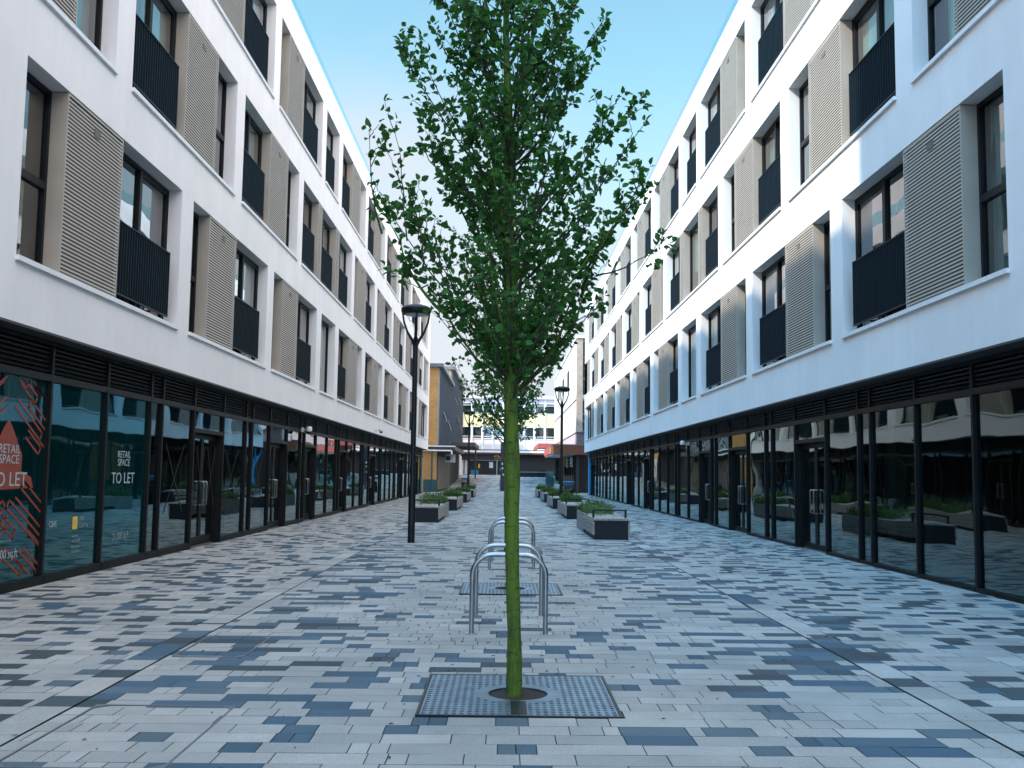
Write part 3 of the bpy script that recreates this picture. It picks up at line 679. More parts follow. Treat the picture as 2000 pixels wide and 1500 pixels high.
# ------------------------------------------------------------------ trees
def env(z):
    """half width (left, right) of the crown at height z"""
    T = [(2.05, .25, .30), (2.4, .42, .52), (2.72, .62, .62), (3.08, .92, .70), (3.44, 1.02, .88), (3.8, .74, .90), (4.16, .74, .86), (4.52, .72, .68), (4.88, .70, .66), (5.6, .60, .58), (6.4, .40, .38), (7.1, .14, .14)]
    for k in range(len(T) - 1):
        if T[k][0] <= z <= T[k + 1][0]:
            t = (z - T[k][0]) / (T[k + 1][0] - T[k][0]); return tuple(T[k][i] + t * (T[k + 1][i] - T[k][i]) for i in (1, 2))
    return (.1, .1)
def trunk_x(z): return .045 - .028 * max(z - 2.2, 0) ** 1.05 if z > 2.2 else .088 - .02 * z
def make_tree(seed, loc, label, nprim=108, dens=.70, detail=True):
    rn = random.Random(seed)
    root = empty('tree', loc, label, 'tree', 'young trees in a row down the middle')
    tk = MB(); pts = []; rad = []
    for i in range(44):
        z = -.08 + i * .17
        pts.append((trunk_x(z) - trunk_x(0) + .006 * math.sin(z * 5.1) , .007 * math.sin(z * 3.7 + 1), z))
        rr = .051 - .0035 * z if z < 2.1 else .0437 * max(.12, 1 - (z - 2.1) / 5.6)
        rad.append(rr * (1 + .05 * math.sin(z * 9) + .045 * math.sin(z * 23) + .07 * noise.noise(Vector((z * 2.7, seed, 0)))) + (.008 if z < .05 else 0))
    tk.tube(pts, rad, 14); trunk = tk.build('trunk', M['bark'], root, smooth=True, recalc=False)
    tp = lambda z: Vector((trunk_x(z) - trunk_x(0), 0, z))
    br = MB(); tw = MB(); lf = MB()
    def leaf(p, d, sz):
        d = d.normalized(); side = d.cross(Vector((rn.uniform(-1, 1), rn.uniform(-1, 1), rn.uniform(-.3, 1))))
        if side.length < .05: side = d.orthogonal()
        side.normalize(); up = side.cross(d).normalized()
        w_ = sz * rn.uniform(.30, .40); cup = sz * rn.uniform(.06, .22); curl = -sz * rn.uniform(.05, .35)
        a = p; c1 = p + d * sz * .30 ; c2 = p + d * sz * .68 + up * curl * .4; e = p + d * sz + up * curl
        l1, l2 = c1 + side * w_ + up * cup, c2 + side * w_ * .82 + up * cup; r1, r2_ = c1 - side * w_ + up * cup, c2 - side * w_ * .82 + up * cup
        t = rn.random() ** 1.6
        if rn.random() < .004: t = 1.0
        T = (t, t, t)
        i = len(lf.v); lf.v += [tuple(q) for q in (a, l1, l2, e, c2, c1, r1, r2_)]
        lf.f += [(i, i + 5, i + 4, i + 2, i + 1), (i + 4, i + 3, i + 2), (i, i + 6, i + 7, i + 4, i + 5), (i + 4, i + 7, i + 3)]; lf.t += [T] * 4
    def spur(p, d, n, spread=.03):
        for _ in range(n):
            dd = d * .5 + Vector((rn.gauss(0, .7), rn.gauss(0, .7), rn.gauss(-.15, .6)))
            if dd.length < .1: continue
            s0 = p + dd.normalized() * rn.uniform(.004, spread)
            leaf(s0, dd, rn.uniform(.036, .070))
    def shoot(p0, p1, r0, bow, leafy=1.0, lvl=0, start=.18):
        n = 9; d = p1 - p0; ln = d.length; off = Vector((rn.gauss(0, 1), rn.gauss(0, 1), 0)) * ln * .035
        line = []
        for k in range(n):
            t = k / (n - 1)
            line.append(p0 + d * t + Vector((0, 0, -1)) * bow * math.sin(t * math.pi) * ln + off * math.sin(t * math.pi * 1.6) + Vector((rn.gauss(0, .006), rn.gauss(0, .006), rn.gauss(0, .006))) * (k > 0))
        (br if r0 > .0125 else tw).tube(line, [max(r0 * (1 - .82 * k / (n - 1)), .0022) for k in range(n)], 6 if lvl == 0 else 4, False)
        step = .046 if lvl == 0 else .034
        t = start
        while t < 1.0:
            k = min(int(t * (n - 1)), n - 2); ff = t * (n - 1) - k; p = line[k].lerp(line[k + 1], ff); dd = (line[k + 1] - line[k]).normalized()
            q = (dd.orthogonal()).normalized(); q.rotate(Quaternion(dd, rn.uniform(0, 6.28)))
            if rn.random() < .80 * leafy * dens: spur(p, (q + dd * .7).normalized(), rn.choice([1, 2, 3, 3, 4, 5]), .035)
            if lvl < 1 and rn.random() < .40 and t > .25:
                sl_ = rn.uniform(.10, .34) * (1.15 - .5 * t); e = p + (q * .75 + dd * .9 + Vector((0, 0, .35))).normalized() * sl_
                shoot(p, e, .005, .02, leafy, lvl + 1, .2)
            t += step / max(ln, .1) * rn.uniform(.7, 1.3)
        spur(line[-1], d.normalized(), 4, .03)
    for i in range(nprim):
        z1 = 2.35 + (7.0 - 2.35) * ((i + rn.random()) / nprim) ** .95
        az = i * 2.399 + rn.uniform(-.5, .5)
        wl_, wr = env(z1); wmax = wr if math.cos(az) > 0 else wl_; c2_ = math.cos(az) ** 2
        rad_ = (wmax * c2_ + (wl_ + wr) / 2 * (1 - c2_)) * rn.uniform(.70, 1.04) * (1.0 if rn.random() < .72 else .55)
        zs_ = max(2.02 + .25 * rn.random(), z1 - rad_ * rn.uniform(1.2, 1.75) - .12); zs_ = min(zs_, 6.6)
        p0 = tp(zs_); p1 = tp(z1) + Vector((math.cos(az) * rad_, math.sin(az) * rad_, 0))
        big = .0135 if z1 < 4.3 and i % 3 == 0 else .011
        shoot(p0, p1, big * (1 if zs_ < 4 else .7), .07, .30 if z1 < 2.75 else .52 if z1 < 3.2 else rn.uniform(.62, .98))
    # long named limbs of the outline: low left sweep, its two thin upright shoots, low right limb with its end tuft
    if detail:
        for p0, p1, rr, bw, lv in ((tp(2.03), Vector((-.66, -.05, 2.86)), .016, .05, .55), (Vector((-.50, -.05, 2.62)), Vector((-1.02, -.1, 3.35)), .013, .03, 1.0), (Vector((-.98, -.1, 3.2)), Vector((-1.12, -.1, 3.93)), .008, .0, .85), (Vector((-.80, -.1, 3.15)), Vector((-.90, -.08, 4.03)), .006, -.01, .22), (Vector((-.7, 0, 2.95)), Vector((-.78, 0, 3.55)), .009, 0, 1),
                                   (tp(2.08), Vector((.52, .1, 2.95)), .0195, .06, .5), (Vector((.45, .1, 2.8)), Vector((.86, .12, 3.75)), .014, .03, 1.0), (Vector((.55, .05, 2.95)), Vector((1.02, .0, 3.16)), .008, .06, .5), (tp(2.2), Vector((.38, -.3, 3.1)), .0125, .05, .8), (tp(2.5), Vector((.92, .15, 3.62)), .013, .05, .9), (tp(2.8), Vector((.86, -.25, 3.98)), .012, .05, .9), (tp(3.2), Vector((.82, .1, 4.25)), .010, .04, .9), (tp(2.9), Vector((-.74, .2, 4.05)), .012, .04, .9), (tp(3.3), Vector((-.72, -.1, 4.5)), .010, .03, .9), (tp(3.7), Vector((.64, .0, 4.85)), .010, .03, .9), (tp(2.25), Vector((-.36, .3, 3.1)), .0125, .05, .8)):
            shoot(p0, p1, rr, bw, lv)
        spur(Vector((1.03, 0, 3.18)), Vector((.4, 0, .6)), 16, .10); spur(Vector((.95, 0, 3.05)), Vector((.4, 0, -.5)), 8, .07)
    b_ = br.build('branch', M['bark'], root, smooth=True, recalc=False); tw.build('twig', M['twig'], b_, smooth=True, recalc=False)
    lf.build('leaves', M['leaf'], root, recalc=False, tone=True)
    return root
t1 = make_tree(5, (.088, 7.03, .03), 'young tree nearest the viewer, its mossy green trunk standing in the front steel grate')
t2 = make_tree(17, (.09, 13.35, .03), 'young tree behind the nearest one, in the grate between the two pairs of bike stands', 70, .66, False)
t3 = make_tree(29, (.07, 19.75, .03), 'farthest young tree of the row, rooted in the grate beyond the bike stands', 60, .66, False)

# ------------------------------------------------------------------ tree grates
def make_grate():
    e = empty('tree_grate', (0, 0, 0))
    t = MB(); W, Dp = .63, .62; px, py = .0485, .062; nx, ny = 26, 20; z = .006; hx, hy = .0125, .019; r0 = .215
    for i in range(nx):
        for j in range(ny):
            x0 = -W + i * px; y0 = -Dp + j * py; x1, y1 = x0 + px, y0 + py
            if any(math.hypot(a, b) < r0 for a in (x0, x1) for b in (y0, y1)): continue
            xm, ym = (x0 + x1) / 2, (y0 + y1) / 2
            if i in (12, 13): t.quad((x0, y0, z), (x1, y0, z), (x1, y1, z), (x0, y1, z)); continue
            o = [(x0, y0), (x1, y0), (x1, y1), (x0, y1)]; n_ = [(xm - hx, ym - hy), (xm + hx, ym - hy), (xm + hx, ym + hy), (xm - hx, ym + hy)]
            for k in range(4):
                k2 = (k + 1) % 4; t.quad((*o[k], z), (*o[k2], z), (*n_[k2], z), (*n_[k], z)); t.quad((*n_[k], z), (*n_[k2], z), (*n_[k2], z - .012), (*n_[k], z - .012))
    for k in range(40):
        a0, a1 = 2 * math.pi * k / 40, 2 * math.pi * (k + 1) / 40
        q = lambda rr, a, zz: (rr * math.cos(a), rr * math.sin(a), zz)
        t.quad(q(.205, a0, z + .001), q(.30, a0, z + .001), q(.30, a1, z + .001), q(.205, a1, z + .001)); t.quad(q(.205, a0, z + .001), q(.205, a1, z + .001), q(.205, a1, -.03), q(.205, a0, -.03))
    t.build('grate_plate', M['grate'], e, recalc=False)
    fr = MB()
    for a, b, c, d in ((-.652, -.634, -.642, .642), (.635, .653, -.642, .642), (-.634, .635, -.642, -.624), (-.634, .635, .624, .642)): fr.box(a, b, c, d, -.01, .0075)
    fr.build('frame', M['black'], e)
    st = MB(); st.box(-.052, .052, -.60, -.235, .0065, .0085); st.box(-.0045, .0045, -.62, -.215, .0086, .0095); st.build('joint_strip', M['black'], e); st = MB(); st.box(-.0045, .0045, .215, .62, .0065, .0080); st.build('joint_strip', M['black'], e)
    pit = MB(); pit.quad((-.65, -.64, -.0075), (.65, -.64, -.0075), (.65, .64, -.0075), (-.65, .64, -.0075)); pit.build('planting_pit', M['soil'], e, recalc=False)
    return e
gr = make_grate()
for k, (x, y, lb) in enumerate(((.115, 7.03, 'steel tree grate with rows of slots, nearest the viewer around the front trunk'), (.10, 13.35, 'steel tree grate between the two pairs of bike stands'), (.08, 19.75, 'steel tree grate farthest from the viewer, seen through the back hoops'))):
    o = gr if k == 0 else copy_tree(gr); o.location = (x, y, .034); tag(o, lb, 'tree grate', 'tree grates down the middle')

# ------------------------------------------------------------------ bike stands
def make_stand():
    e = empty('bike_stand', (0, 0, 0)); t = MB(); rr = .024; hw, h, cr = .352, .745, .2; pts = [(-hw, 0, -.02)]
    pts += [(-hw, 0, h - cr)] + [(-hw + cr - cr * math.cos(a), 0, h - cr + cr * math.sin(a)) for a in [R(q) for q in range(9, 91, 9)]]
    pts += [(hw - cr + cr * math.sin(a), 0, h - cr + cr * math.cos(a)) for a in [R(q) for q in range(0, 91, 9)]] + [(hw, 0, -.02)]
    t.tube(pts, rr, 16); t.build('hoop', M['steel'], e, smooth=True, recalc=False)
    for sx in (-1, 1):
        b = MB(); b.box(sx * hw - .055, sx * hw + .055, -.05, .05, 0, .006); b.build('base_plate', M['steel'], e)
    return e
st = make_stand()
for k, (x, y, lb) in enumerate(((.06, 9.66, 'steel bike hoop nearest the viewer, just beyond the front tree'), (.065, 10.9, 'steel bike hoop close behind the nearest one'), (.135, 16.08, 'third steel bike hoop, beyond the second tree grate'), (.16, 17.48, 'farthest steel bike hoop of the four'))):
    o = st if k == 0 else copy_tree(st); o.location = (x, y, gz(x, y)); tag(o, lb, 'bike stand', 'steel bike hoops in the middle')

# ------------------------------------------------------------------ street lamps
def make_lamp():
    e = empty('street_lamp', (0, 0, 0)); p = MB(); H_ = 5.22
    p.lathe([(.078, -.02), (.078, 1.15), (.072, 1.2), (.06, 1.26), (.056, H_ - 1.0), (.062, H_ - .82), (.05, H_ - .70), (.02, H_ - .66)], 20); p.build('pole', M['black'], e, smooth=True)
    for k in range(4):
        a = R(45 + 90 * k) if k % 2 else R(45 + 90 * k); ar = MB(); c, s_ = math.cos(a - R(45)), math.sin(a - R(45))
        prof = [(.03, H_ - .86), (.085, H_ - .74), (.19, H_ - .57), (.265, H_ - .36), (.30, H_ - .16)]
        ar.tube([(q * c, q * s_, z) for q, z in prof], [.034, .032, .026, .022, .02], 8); ar.build('arm', M['black'], e, smooth=True)
    h = MB(); h.lathe([(.05, H_ + .035), (.17, H_ + .03), (.27, H_ + .005), (.335, H_ - .045), (.335, H_ - .12), (.30, H_ - .175), (.26, H_ - .18)], 32); h.build('lamp_head', M['black'], e, smooth=True)
    l_ = MB(); l_.lathe([(.25, H_ - .182), (.20, H_ - .20), (.08, H_ - .21), (.01, H_ - .212)], 24); l_.build('diffuser', M['lens'], e, smooth=True)
    c_ = MB(); c_.box(-.03, .03, -.079, -.07, .35, .75); c_.build('access_door', M['black'], e)
    return e
lp = make_lamp()
for k, (x, y, lb) in enumerate(((-2.02, 22.03, 'tall black street lamp nearest the viewer, in front of a shaded side planter bench'), (2.42, 42.4, 'black street lamp on the sunlit side beside a litter bin'), (-2.14, 59.6, 'farthest black street lamp, beyond the planters on the shaded side'))):
    o = lp if k == 0 else copy_tree(lp); o.location = (x, y, gz(x, y)); o.rotation_euler.z = R(8); tag(o, lb, 'street lamp', 'black street lamps with bowl heads')

# ------------------------------------------------------------------ planter benches and their plants
def make_planter():
    e = empty('planter_bench', (0, 0, 0))       # front at y 0, runs away from the viewer; right handed copy
    W, LB, LT, H_ = .425, 3.1, 5.3, .49
    c = MB(); c.box(-W + .03, W - .03, 0, LB - .02, 0, H_ - .05); c.build('bench_end', M['planter'], e)
    cap = MB(); cap.box(-W, W, -.012, .05, H_ - .075, H_ - .045); cap.build('end_trim', M['planter'], e)
    for k in range(7):
        s_ = MB(); x0 = -W + .005 + k * (2 * W - .01) / 7; s_.box(x0 + .006, x0 + (2 * W - .01) / 7 - .006, -.01, LB - .03, H_ - .044, H_); s_.build('seat_slat', M['timber'], e)
    for sx in (-1, 1):
        for k in range(3):
            s_ = MB(); z0 = .115 + k * .112; x0, x1 = sorted((sx * (W - .028), sx * (W + .012))); s_.box(x0, x1, -.01, LB - .03, z0, z0 + .10); s_.build('side_slat', M['timber'], e)
    b = MB(); T = .03
    b.box(-W, -W + T, LB, LT, 0, H_ + .01); b.box(W - T, W, LB, LT, 0, H_ + .01); b.box(-W + T, W - T, LB, LB + T, 0, H_ + .01); b.box(-W + T, W - T, LT - T, LT, 0, H_ + .01)
    bo = b.build('planter_box', M['planter_side'], e)
    s_ = MB(); s_.box(-W + T, W - T, LB + T, LT - T, .2, H_ - .06); s_.build('soil', M['soil'], bo)
    a = MB(); y0 = .42; zt = H_ + .20
    for sx in (-1, 1): a.box(sx * .385 - .025, sx * .385 + .025, y0, y0 + .06, H_, zt - .035)
    a.box(-.41, .41, y0 - .005, y0 + .065, zt - .035, zt); a.build('armrest', M['black'], e)
    return e
def make_plants(seed):
    rn = random.Random(seed); t = MB(); W = .36
    for i in range(900):
        x, y = rn.uniform(-W, W), rn.uniform(3.15, 5.25); h = rn.uniform(.14, .36) * (1.3 if rn.random() < .1 else 1); a = rn.uniform(0, 6.28); ln = rn.uniform(.05, .26)
        dx, dy = math.cos(a) * ln, math.sin(a) * ln - .02; w_ = rn.uniform(.006, .014); nx, ny = -math.sin(a) * w_, math.cos(a) * w_; z0 = .42; tn = rn.random(); T = (tn, tn, tn)
        t.quad((x - nx, y - ny, z0), (x + nx, y + ny, z0), (x + nx + dx * .4, y + ny + dy * .4, z0 + h * .75), (x - nx + dx * .4, y - ny + dy * .4, z0 + h * .75), T)
        t.quad((x - nx + dx * .4, y - ny + dy * .4, z0 + h * .75), (x + nx + dx * .4, y + ny + dy * .4, z0 + h * .75), (x + dx * 1.05, y + dy * 1.05, z0 + h * .93), (x + dx, y + dy, z0 + h * .9), T)
    for c in range(5):      # a few taller leafy stems and a spill over the bench end
        cx, cy_ = rn.uniform(-.25, .25), rn.uniform(3.2, 5.0); hh = rn.uniform(.30, .52)
        for i in range(70):
            z = .45 + hh * rn.random(); a = rn.uniform(0, 6.28); rr = .16 * (1.2 - (z - .45) / hh) * rn.random() + .02
            p = Vector((cx + rr * math.cos(a), cy_ + rr * math.sin(a), z)); d = Vector((math.cos(a), math.sin(a), rn.uniform(-.2, .9))).normalized(); s_ = d.orthogonal().normalized() * .017; l_ = rn.uniform(.05, .09); tn = rn.random() * .6; T = (tn, tn, tn)
            t.quad(p, p + d * l_ * .5 + s_, p + d * l_, p + d * l_ * .5 - s_, T)
    return t
def spill(t, rn):
    for i in range(420):
        x = rn.uniform(-.40, .30); y = 3.15 - abs(rn.gauss(0, .75)); y = max(y, 1.3); z = .50 + max(0, rn.gauss(.10, .08)); a = rn.uniform(0, 6.28); l_ = rn.uniform(.08, .2); tn = rn.random(); T = (tn, tn, tn)
        d = Vector((math.cos(a), math.sin(a), rn.uniform(-.1, .8))).normalized(); s_ = d.orthogonal().normalized() * .008; p = Vector((x, y, z))
        t.quad(p - s_, p + s_, p + d * l_ * .6 + s_, p + d * l_, T)
pb = make_planter()
spots = [(2.525, 23.5, 'planter bench nearest the viewer on the sunlit side, showing its dark end panel', 'grasses and a bushy shrub spilling over the nearest sunlit side bench'),
 (2.53, 34.0, 'second planter bench from the viewer on the sunlit side', 'low grassy planting in the second sunlit side planter'),
 (2.53, 43.8, 'third planter bench on the sunlit side, beside the lamp post and bin', 'low grassy planting in the third sunlit side planter, behind the lamp post'),
 (2.55, 53.7, 'fourth planter bench on the sunlit side, seen left of the lamp post', 'low planting in the fourth sunlit side planter'),
 (2.55, 62.9, 'farthest planter bench on the sunlit side', 'low planting in the farthest sunlit side planter'),
 (-2.41, 30.9, 'planter bench nearest the viewer on the shaded side, behind the tall lamp post', 'bushy grasses in the planter behind the tall lamp post'),
 (-2.31, 40.9, 'second planter bench from the viewer on the shaded side', 'grasses in the second shaded side planter'),
 (-2.31, 51.8, 'third planter bench from the viewer on the shaded side', 'grasses and a bush in the third shaded side planter'),
 (-2.31, 62.8, 'farthest planter bench on the shaded side, near the far lamp', 'low planting in the farthest shaded side planter')]
for k, (x, y, lb, lb2) in enumerate(spots):
    o = pb if k == 0 else copy_tree(pb); o.location = (x, y, gz(x, y)); tag(o, lb, 'planter bench', 'planter benches along the street')
    pm = make_plants(40 + k)
    if k in (0, 5): spill(pm, random.Random(90 + k))
    q = pm.build('planter_plants', M['grass'], None, recalc=False, tone=True); q.location = (x, y, gz(x, y)); tag(q, lb2, 'plants', 'plants growing in the planters')

# ------------------------------------------------------------------ litter bins
def make_bin():
    e = empty('litter_bin', (0, 0, 0)); b = MB()
    b.lathe([(.19, 0), (.20, .03), (.205, .86), (.195, .88)], 20); b.build('body', M['black'], e, smooth=True)
    for k in range(20):
        a = 2 * math.pi * k / 20
        if k % 2: continue
        s_ = MB(); c, n_ = math.cos(a), math.sin(a); s_.tube([(.206 * c, .206 * n_, .06), (.208 * c, .208 * n_, .84)], .012, 6); s_.build('rib', M['black'], e)
    for k in range(3):
        a = R(30 + 120 * k); s_ = MB(); s_.tube([(.18 * math.cos(a), .18 * math.sin(a), .86), (.20 * math.cos(a), .20 * math.sin(a), 1.06)], .015, 6); s_.build('post', M['black'], e)
    h = MB(); h.lathe([(.205, 1.05), (.265, 1.19), (.24, 1.205), (.05, 1.16)], 24); h.build('hood', M['binblue'], e, smooth=True)
    return e
bn = make_bin()
for k, (x, y, lb) in enumerate(((2.76, 42.9, 'black litter bin with a blue topped hood beside the sunlit side lamp post'), (-2.9, 73.0, 'black litter bin with a blue hood far off near the shaded side lamp post'))):
    o = bn if k == 0 else copy_tree(bn); o.location = (x, y, gz(x, y)); tag(o, lb, 'litter bin', 'black litter bins')

# ------------------------------------------------------------------ inspection covers, gully, litter
for x0, x1, y0, y1, lb in ((-2.62, -1.72, 5.25, 6.64, 'large paved inspection cover with a thin steel frame, nearest the viewer'), (-2.70, -2.12, 8.34, 9.36, 'small paved inspection cover with a steel frame, beyond the large one')):
    t = MB(); z = gz(x0, y0) + .003; e = .014
    t.box(x0, x0 + e, y0, y1, z - .02, z + .004); t.box(x1 - e, x1, y0, y1, z - .02, z + .004); t.box(x0 + e, x1 - e, y0, y0 + e, z - .02, z + .004); t.box(x0 + e, x1 - e, y1 - e, y1, z - .02, z + .004)
    for cx, sx in ((x0, 1), (x1, -1)):
        for cy_, sy in ((y0, 1), (y1, -1)): t.prism([(cx + sx * e, cy_ + sy * e), (cx + sx * .09, cy_ + sy * e), (cx + sx * e, cy_ + sy * .09)], z - .003, z + .0035, lambda x, y, zz: (x, y, zz))
    tag(t.build('inspection_cover', M['zinc'], None), lb, 'inspection cover', 'paved inspection covers')
t = MB(); z = gz(3.0, 9.6)
for k in range(9): t.box(2.95 + k * .022, 2.95 + k * .022 + .011, 9.52, 9.72, z - .005, z + .004)
t.box(2.93, 3.16, 9.50, 9.518, z - .005, z + .0045); t.box(2.93, 3.16, 9.722, 9.74, z - .005, z + .0045)
tag(t.build('drain_gully', M['zinc'], None), 'small slotted drain gully set beside the sunlit side drain line', 'drain cover')
t = MB(); rn = random.Random(3)
for i in range(420):
    if i < 260: x, y = rn.gauss(.1, .75), rn.uniform(7.4, 17)
    else: x, y = rn.uniform(-5.9, 6.1), rn.uniform(4.5, 22)
    a = rn.uniform(0, 6.28); l_ = rn.uniform(.008, .028); z = gz(x, y) + .004; c, s_ = math.cos(a), math.sin(a)
    t.quad((x - c * l_, y - s_ * l_, z), (x + s_ * l_ * .4, y - c * l_ * .4, z + .004), (x + c * l_, y + s_ * l_, z + .002), (x - s_ * l_ * .4, y + c * l_ * .4, z + .006))
tag(t.build('leaf_litter', M['drybits'], None, recalc=False), kind='stuff')

# ------------------------------------------------------------------ far end of the street
# brick building with blue grey cladding, left
bb = empty('brick_building', (0, 0, 0), 'yellow brick building with blue grey clad front, left beyond the white apartments', 'building')
t = MB(); t.box(-13, -5.42, 79.6, 97.9, 0, 10.0); t.build('wall', M['brick'], bb)
t = MB(); t.box(-13.2, -5.0, 79.3, 98.0, 10.0, 10.28); t.build('roof_edge', M['zinc'], bb)
t = MB(); t.box(-5.42, -5.30, 80.0, 97.9, 3.75, 9.98); t.build('cladding', M['clad'], bb)
y = 80.0
while y < 97.9:
    s_ = MB(); s_.box(-5.30, -5.21, y, y + .09, 3.75, 9.95); s_.build('cladding_rib', M['clad2'], bb); y += 1.2
for y, z in ((84.5, 5.9), (91.5, 5.5)):
    s_ = MB(); s_.prism([(-5.30, z + .9), (-5.26, z + .9), (-4.95, z), (-4.99, z)], y, y + .9, lambda x, zz, yy: (x, yy, zz)); s_.build('open_window', M['zinc'], bb)
t = MB(); t.box(-6.4, -5.40, 79.5, 79.598, 0, 1.0); t.build('plinth', M['teal'], bb)
t = MB(); t.box(-6.5, -3.95, 79.4, 97.6, 3.35, 3.68); co = t.build('canopy', M['fascia'], bb)
t = MB(); t.box(-6.6, -3.92, 79.25, 79.39, 3.6, 3.70); t.build('canopy_edge', M['whitepaint'], co)
t = MB(); t.tube([(-6.5, 79.2, 3.30), (-4.3, 79.2, 3.30), (-4.2, 79.2, 3.25), (-4.2, 79.2, 3.0)], .06, 8); t.build('drain_pipe', M['whitepaint'], co)
t = MB(); t.tube([(-5.75, 79.3, 0), (-5.75, 79.3, 3.3)], .06, 8); t.build('downpipe', M['teal'], bb)
for k in range(11):
    y0 = 80.1 + k * 1.55; s_ = MB(); s_.box(-5.36, -5.30, y0, y0 + 1.25, .15, 2.9); s_.build('shop_shutter', M['greyboard'], bb)
t = MB(); t.box(-5.42, -5.37, 80.0, 97.8, 0, 3.3); t.build('shop_recess', M['dark'], bb)
t = MB(); t.box(-5.0, -4.15, 84.0, 84.12, 2.42, 3.1); sg = t.build('hanging_sign', M['posterw'], bb)
t = MB(); t.box(-4.93, -4.55, 83.97, 83.998, 2.6, 2.95); t.build('sign_panel', M['teal'], sg)
b2 = empty('clad_building', (0, 0, 0), 'taller blue grey clad block just beyond the yellow brick building', 'building')
t = MB(); t.box(-13, -5.44, 98.2, 124.5, 0, 11.75); t.build('wall', M['brick'], b2)
t = MB(); t.box(-13.2, -5.0, 98.05, 124.6, 11.75, 12.05); t.build('roof_edge', M['zinc'], b2)
t = MB(); t.box(-5.44, -5.32, 98.6, 124.5, 4.6, 11.73); t.build('cladding', M['clad'], b2)
y = 98.6
while y < 124.4:
    s_ = MB(); s_.box(-5.32, -5.22, y, y + .10, 4.6, 11.7); s_.build('cladding_rib', M['clad2'], b2); y += 1.45
for y, z in ((103, 8.6), (108, 7.0), (116.0, 6.2), (112, 9.2)):
    s_ = MB(); s_.prism([(-5.32, z + .9), (-5.28, z + .9), (-4.9, z), (-4.94, z)], y, y + .9, lambda x, zz, yy: (x, yy, zz)); s_.build('open_window', M['zinc'], b2)
t = MB(); t.box(-6.5, -3.0, 101, 117.5, 4.25, 4.65); t.build('canopy', M['fascia'], b2)
t = MB(); t.tube([(-3.4, 117.2, .9), (-3.4, 117.2, 4.3)], .09, 8); t.build('canopy_post', M['teal'], b2)
t = MB(); t.box(-5.44, -5.36, 98.4, 117, .1, 4.2); t.build('shop_recess', M['dark'], b2)
for k in range(4):
    y0 = 117.4 + k * 1.7; s_ = MB(); s_.box(-5.40, -5.32, y0, y0 + 1.3, 1.3, 3.6); s_.build('shop_window', M['posterw'], b2)

# far building closing the street
fb = empty('far_building', (0, 0, 0), 'pale panelled building with yellow band of panels closing the far end of the street', 'building')
Y = 128.0; bx0, pit_ = -9.6, 1.34; nb = 15
t = MB(); t.box(bx0, bx0 + nb * pit_, Y + .05, Y + 12, .8, 11.15); t.build('wall', M['lilac'], fb)
t = MB(); t.box(bx0 - .2, bx0 + nb * pit_ + .2, Y - .25, Y + 12.2, 11.16, 11.55); t.build('roof_edge', M['whitepaint'], fb)
t = MB(); t.box(bx0, bx0 + nb * pit_, Y, Y + .048, 7.65, 9.12); t.build('yellow_panel_band', M['paleyellow'], fb)
t = MB(); t.box(bx0, bx0 + nb * pit_, Y, Y + .048, 4.62, 5.86); t.build('pink_panel_band', M['palepink'], fb)
for k in range(nb + 1):
    s_ = MB(); x = bx0 + k * pit_; s_.box(x - .06, x + .06, Y - .09, Y - .002, 4.6, 11.14); s_.build('mullion', M['whitepaint'], fb)
for k in range(nb):
    x0, x1 = bx0 + k * pit_ + .07, bx0 + (k + 1) * pit_ - .07
    for z0, z1 in ((5.98, 7.55), (9.22, 10.6)):
        fm = MB(); e = .075
        fm.box(x0, x0 + e, Y - .05, Y + .03, z0, z1); fm.box(x1 - e, x1, Y - .05, Y + .03, z0, z1); fm.box(x0 + e, x1 - e, Y - .05, Y + .03, z0, z0 + e); fm.box(x0 + e, x1 - e, Y - .05, Y + .03, z1 - e, z1)
        zm = z0 + (z1 - z0) * (.2 if z0 < 8 else .78); fm.box(x0 + e, x1 - e, Y - .05, Y + .03, zm - .03, zm + .03)
        o = fm.build('window', M['whitepaint'], fb)
        p = MB(); p.quad((x0 + .03, Y + .0, z0 + .03), (x1 - .03, Y + .0, z0 + .03), (x1 - .03, Y + .0, z1 - .03), (x0 + .03, Y + .0, z1 - .03)); p.build('pane', M['glass'], o, recalc=False)
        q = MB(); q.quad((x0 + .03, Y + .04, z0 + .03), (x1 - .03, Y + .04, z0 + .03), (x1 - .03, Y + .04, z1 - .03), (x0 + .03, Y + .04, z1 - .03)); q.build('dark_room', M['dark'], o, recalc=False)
t = MB(); t.box(bx0, bx0 + nb * pit_, Y - .1, Y + .045, 4.45, 4.6); t.build('dark_ledge', M['zinc'], fb)
t = MB(); t.box(bx0, bx0 + nb * pit_, Y - 1.3, Y + .045, 4.2, 4.44); t.build('white_canopy_edge', M['whitepaint'], fb)
t = MB(); t.box(bx0, bx0 + nb * pit_, Y - 1.25, Y + .04, 3.98, 4.195); t.build('maroon_fascia', M['maroon'], fb)
t = MB(); t.box(bx0, 0.35, Y - .35, Y + .04, 3.26, 3.93); sg = t.build('shop_sign', M['navy'], fb)
MX = lambda x, z, y: Matrix(((1, 0, 0, x), (0, 0, -1, y), (0, 1, 0, z), (0, 0, 0, 1)))
text_obj('lettering', 'Leeds Building Society', .27, M['yellow'], sg, MX(-.15, 3.38, Y - .352), xscale=.95)
t = MB(); n_ = 14
ar = [(-.98 + .40 * math.cos(math.pi * k / n_), 3.63 + .27 * math.sin(math.pi * k / n_)) for k in range(n_ + 1)] + [(-.98 + .20 * math.cos(math.pi * (n_ - k) / n_), 3.63 + .11 * math.sin(math.pi * (n_ - k) / n_)) for k in range(n_ + 1)]
t.prism(ar, Y - .358, Y - .351, lambda x, z, y: (x, y, z)); t.build('logo_arch', M['yellow'], sg)
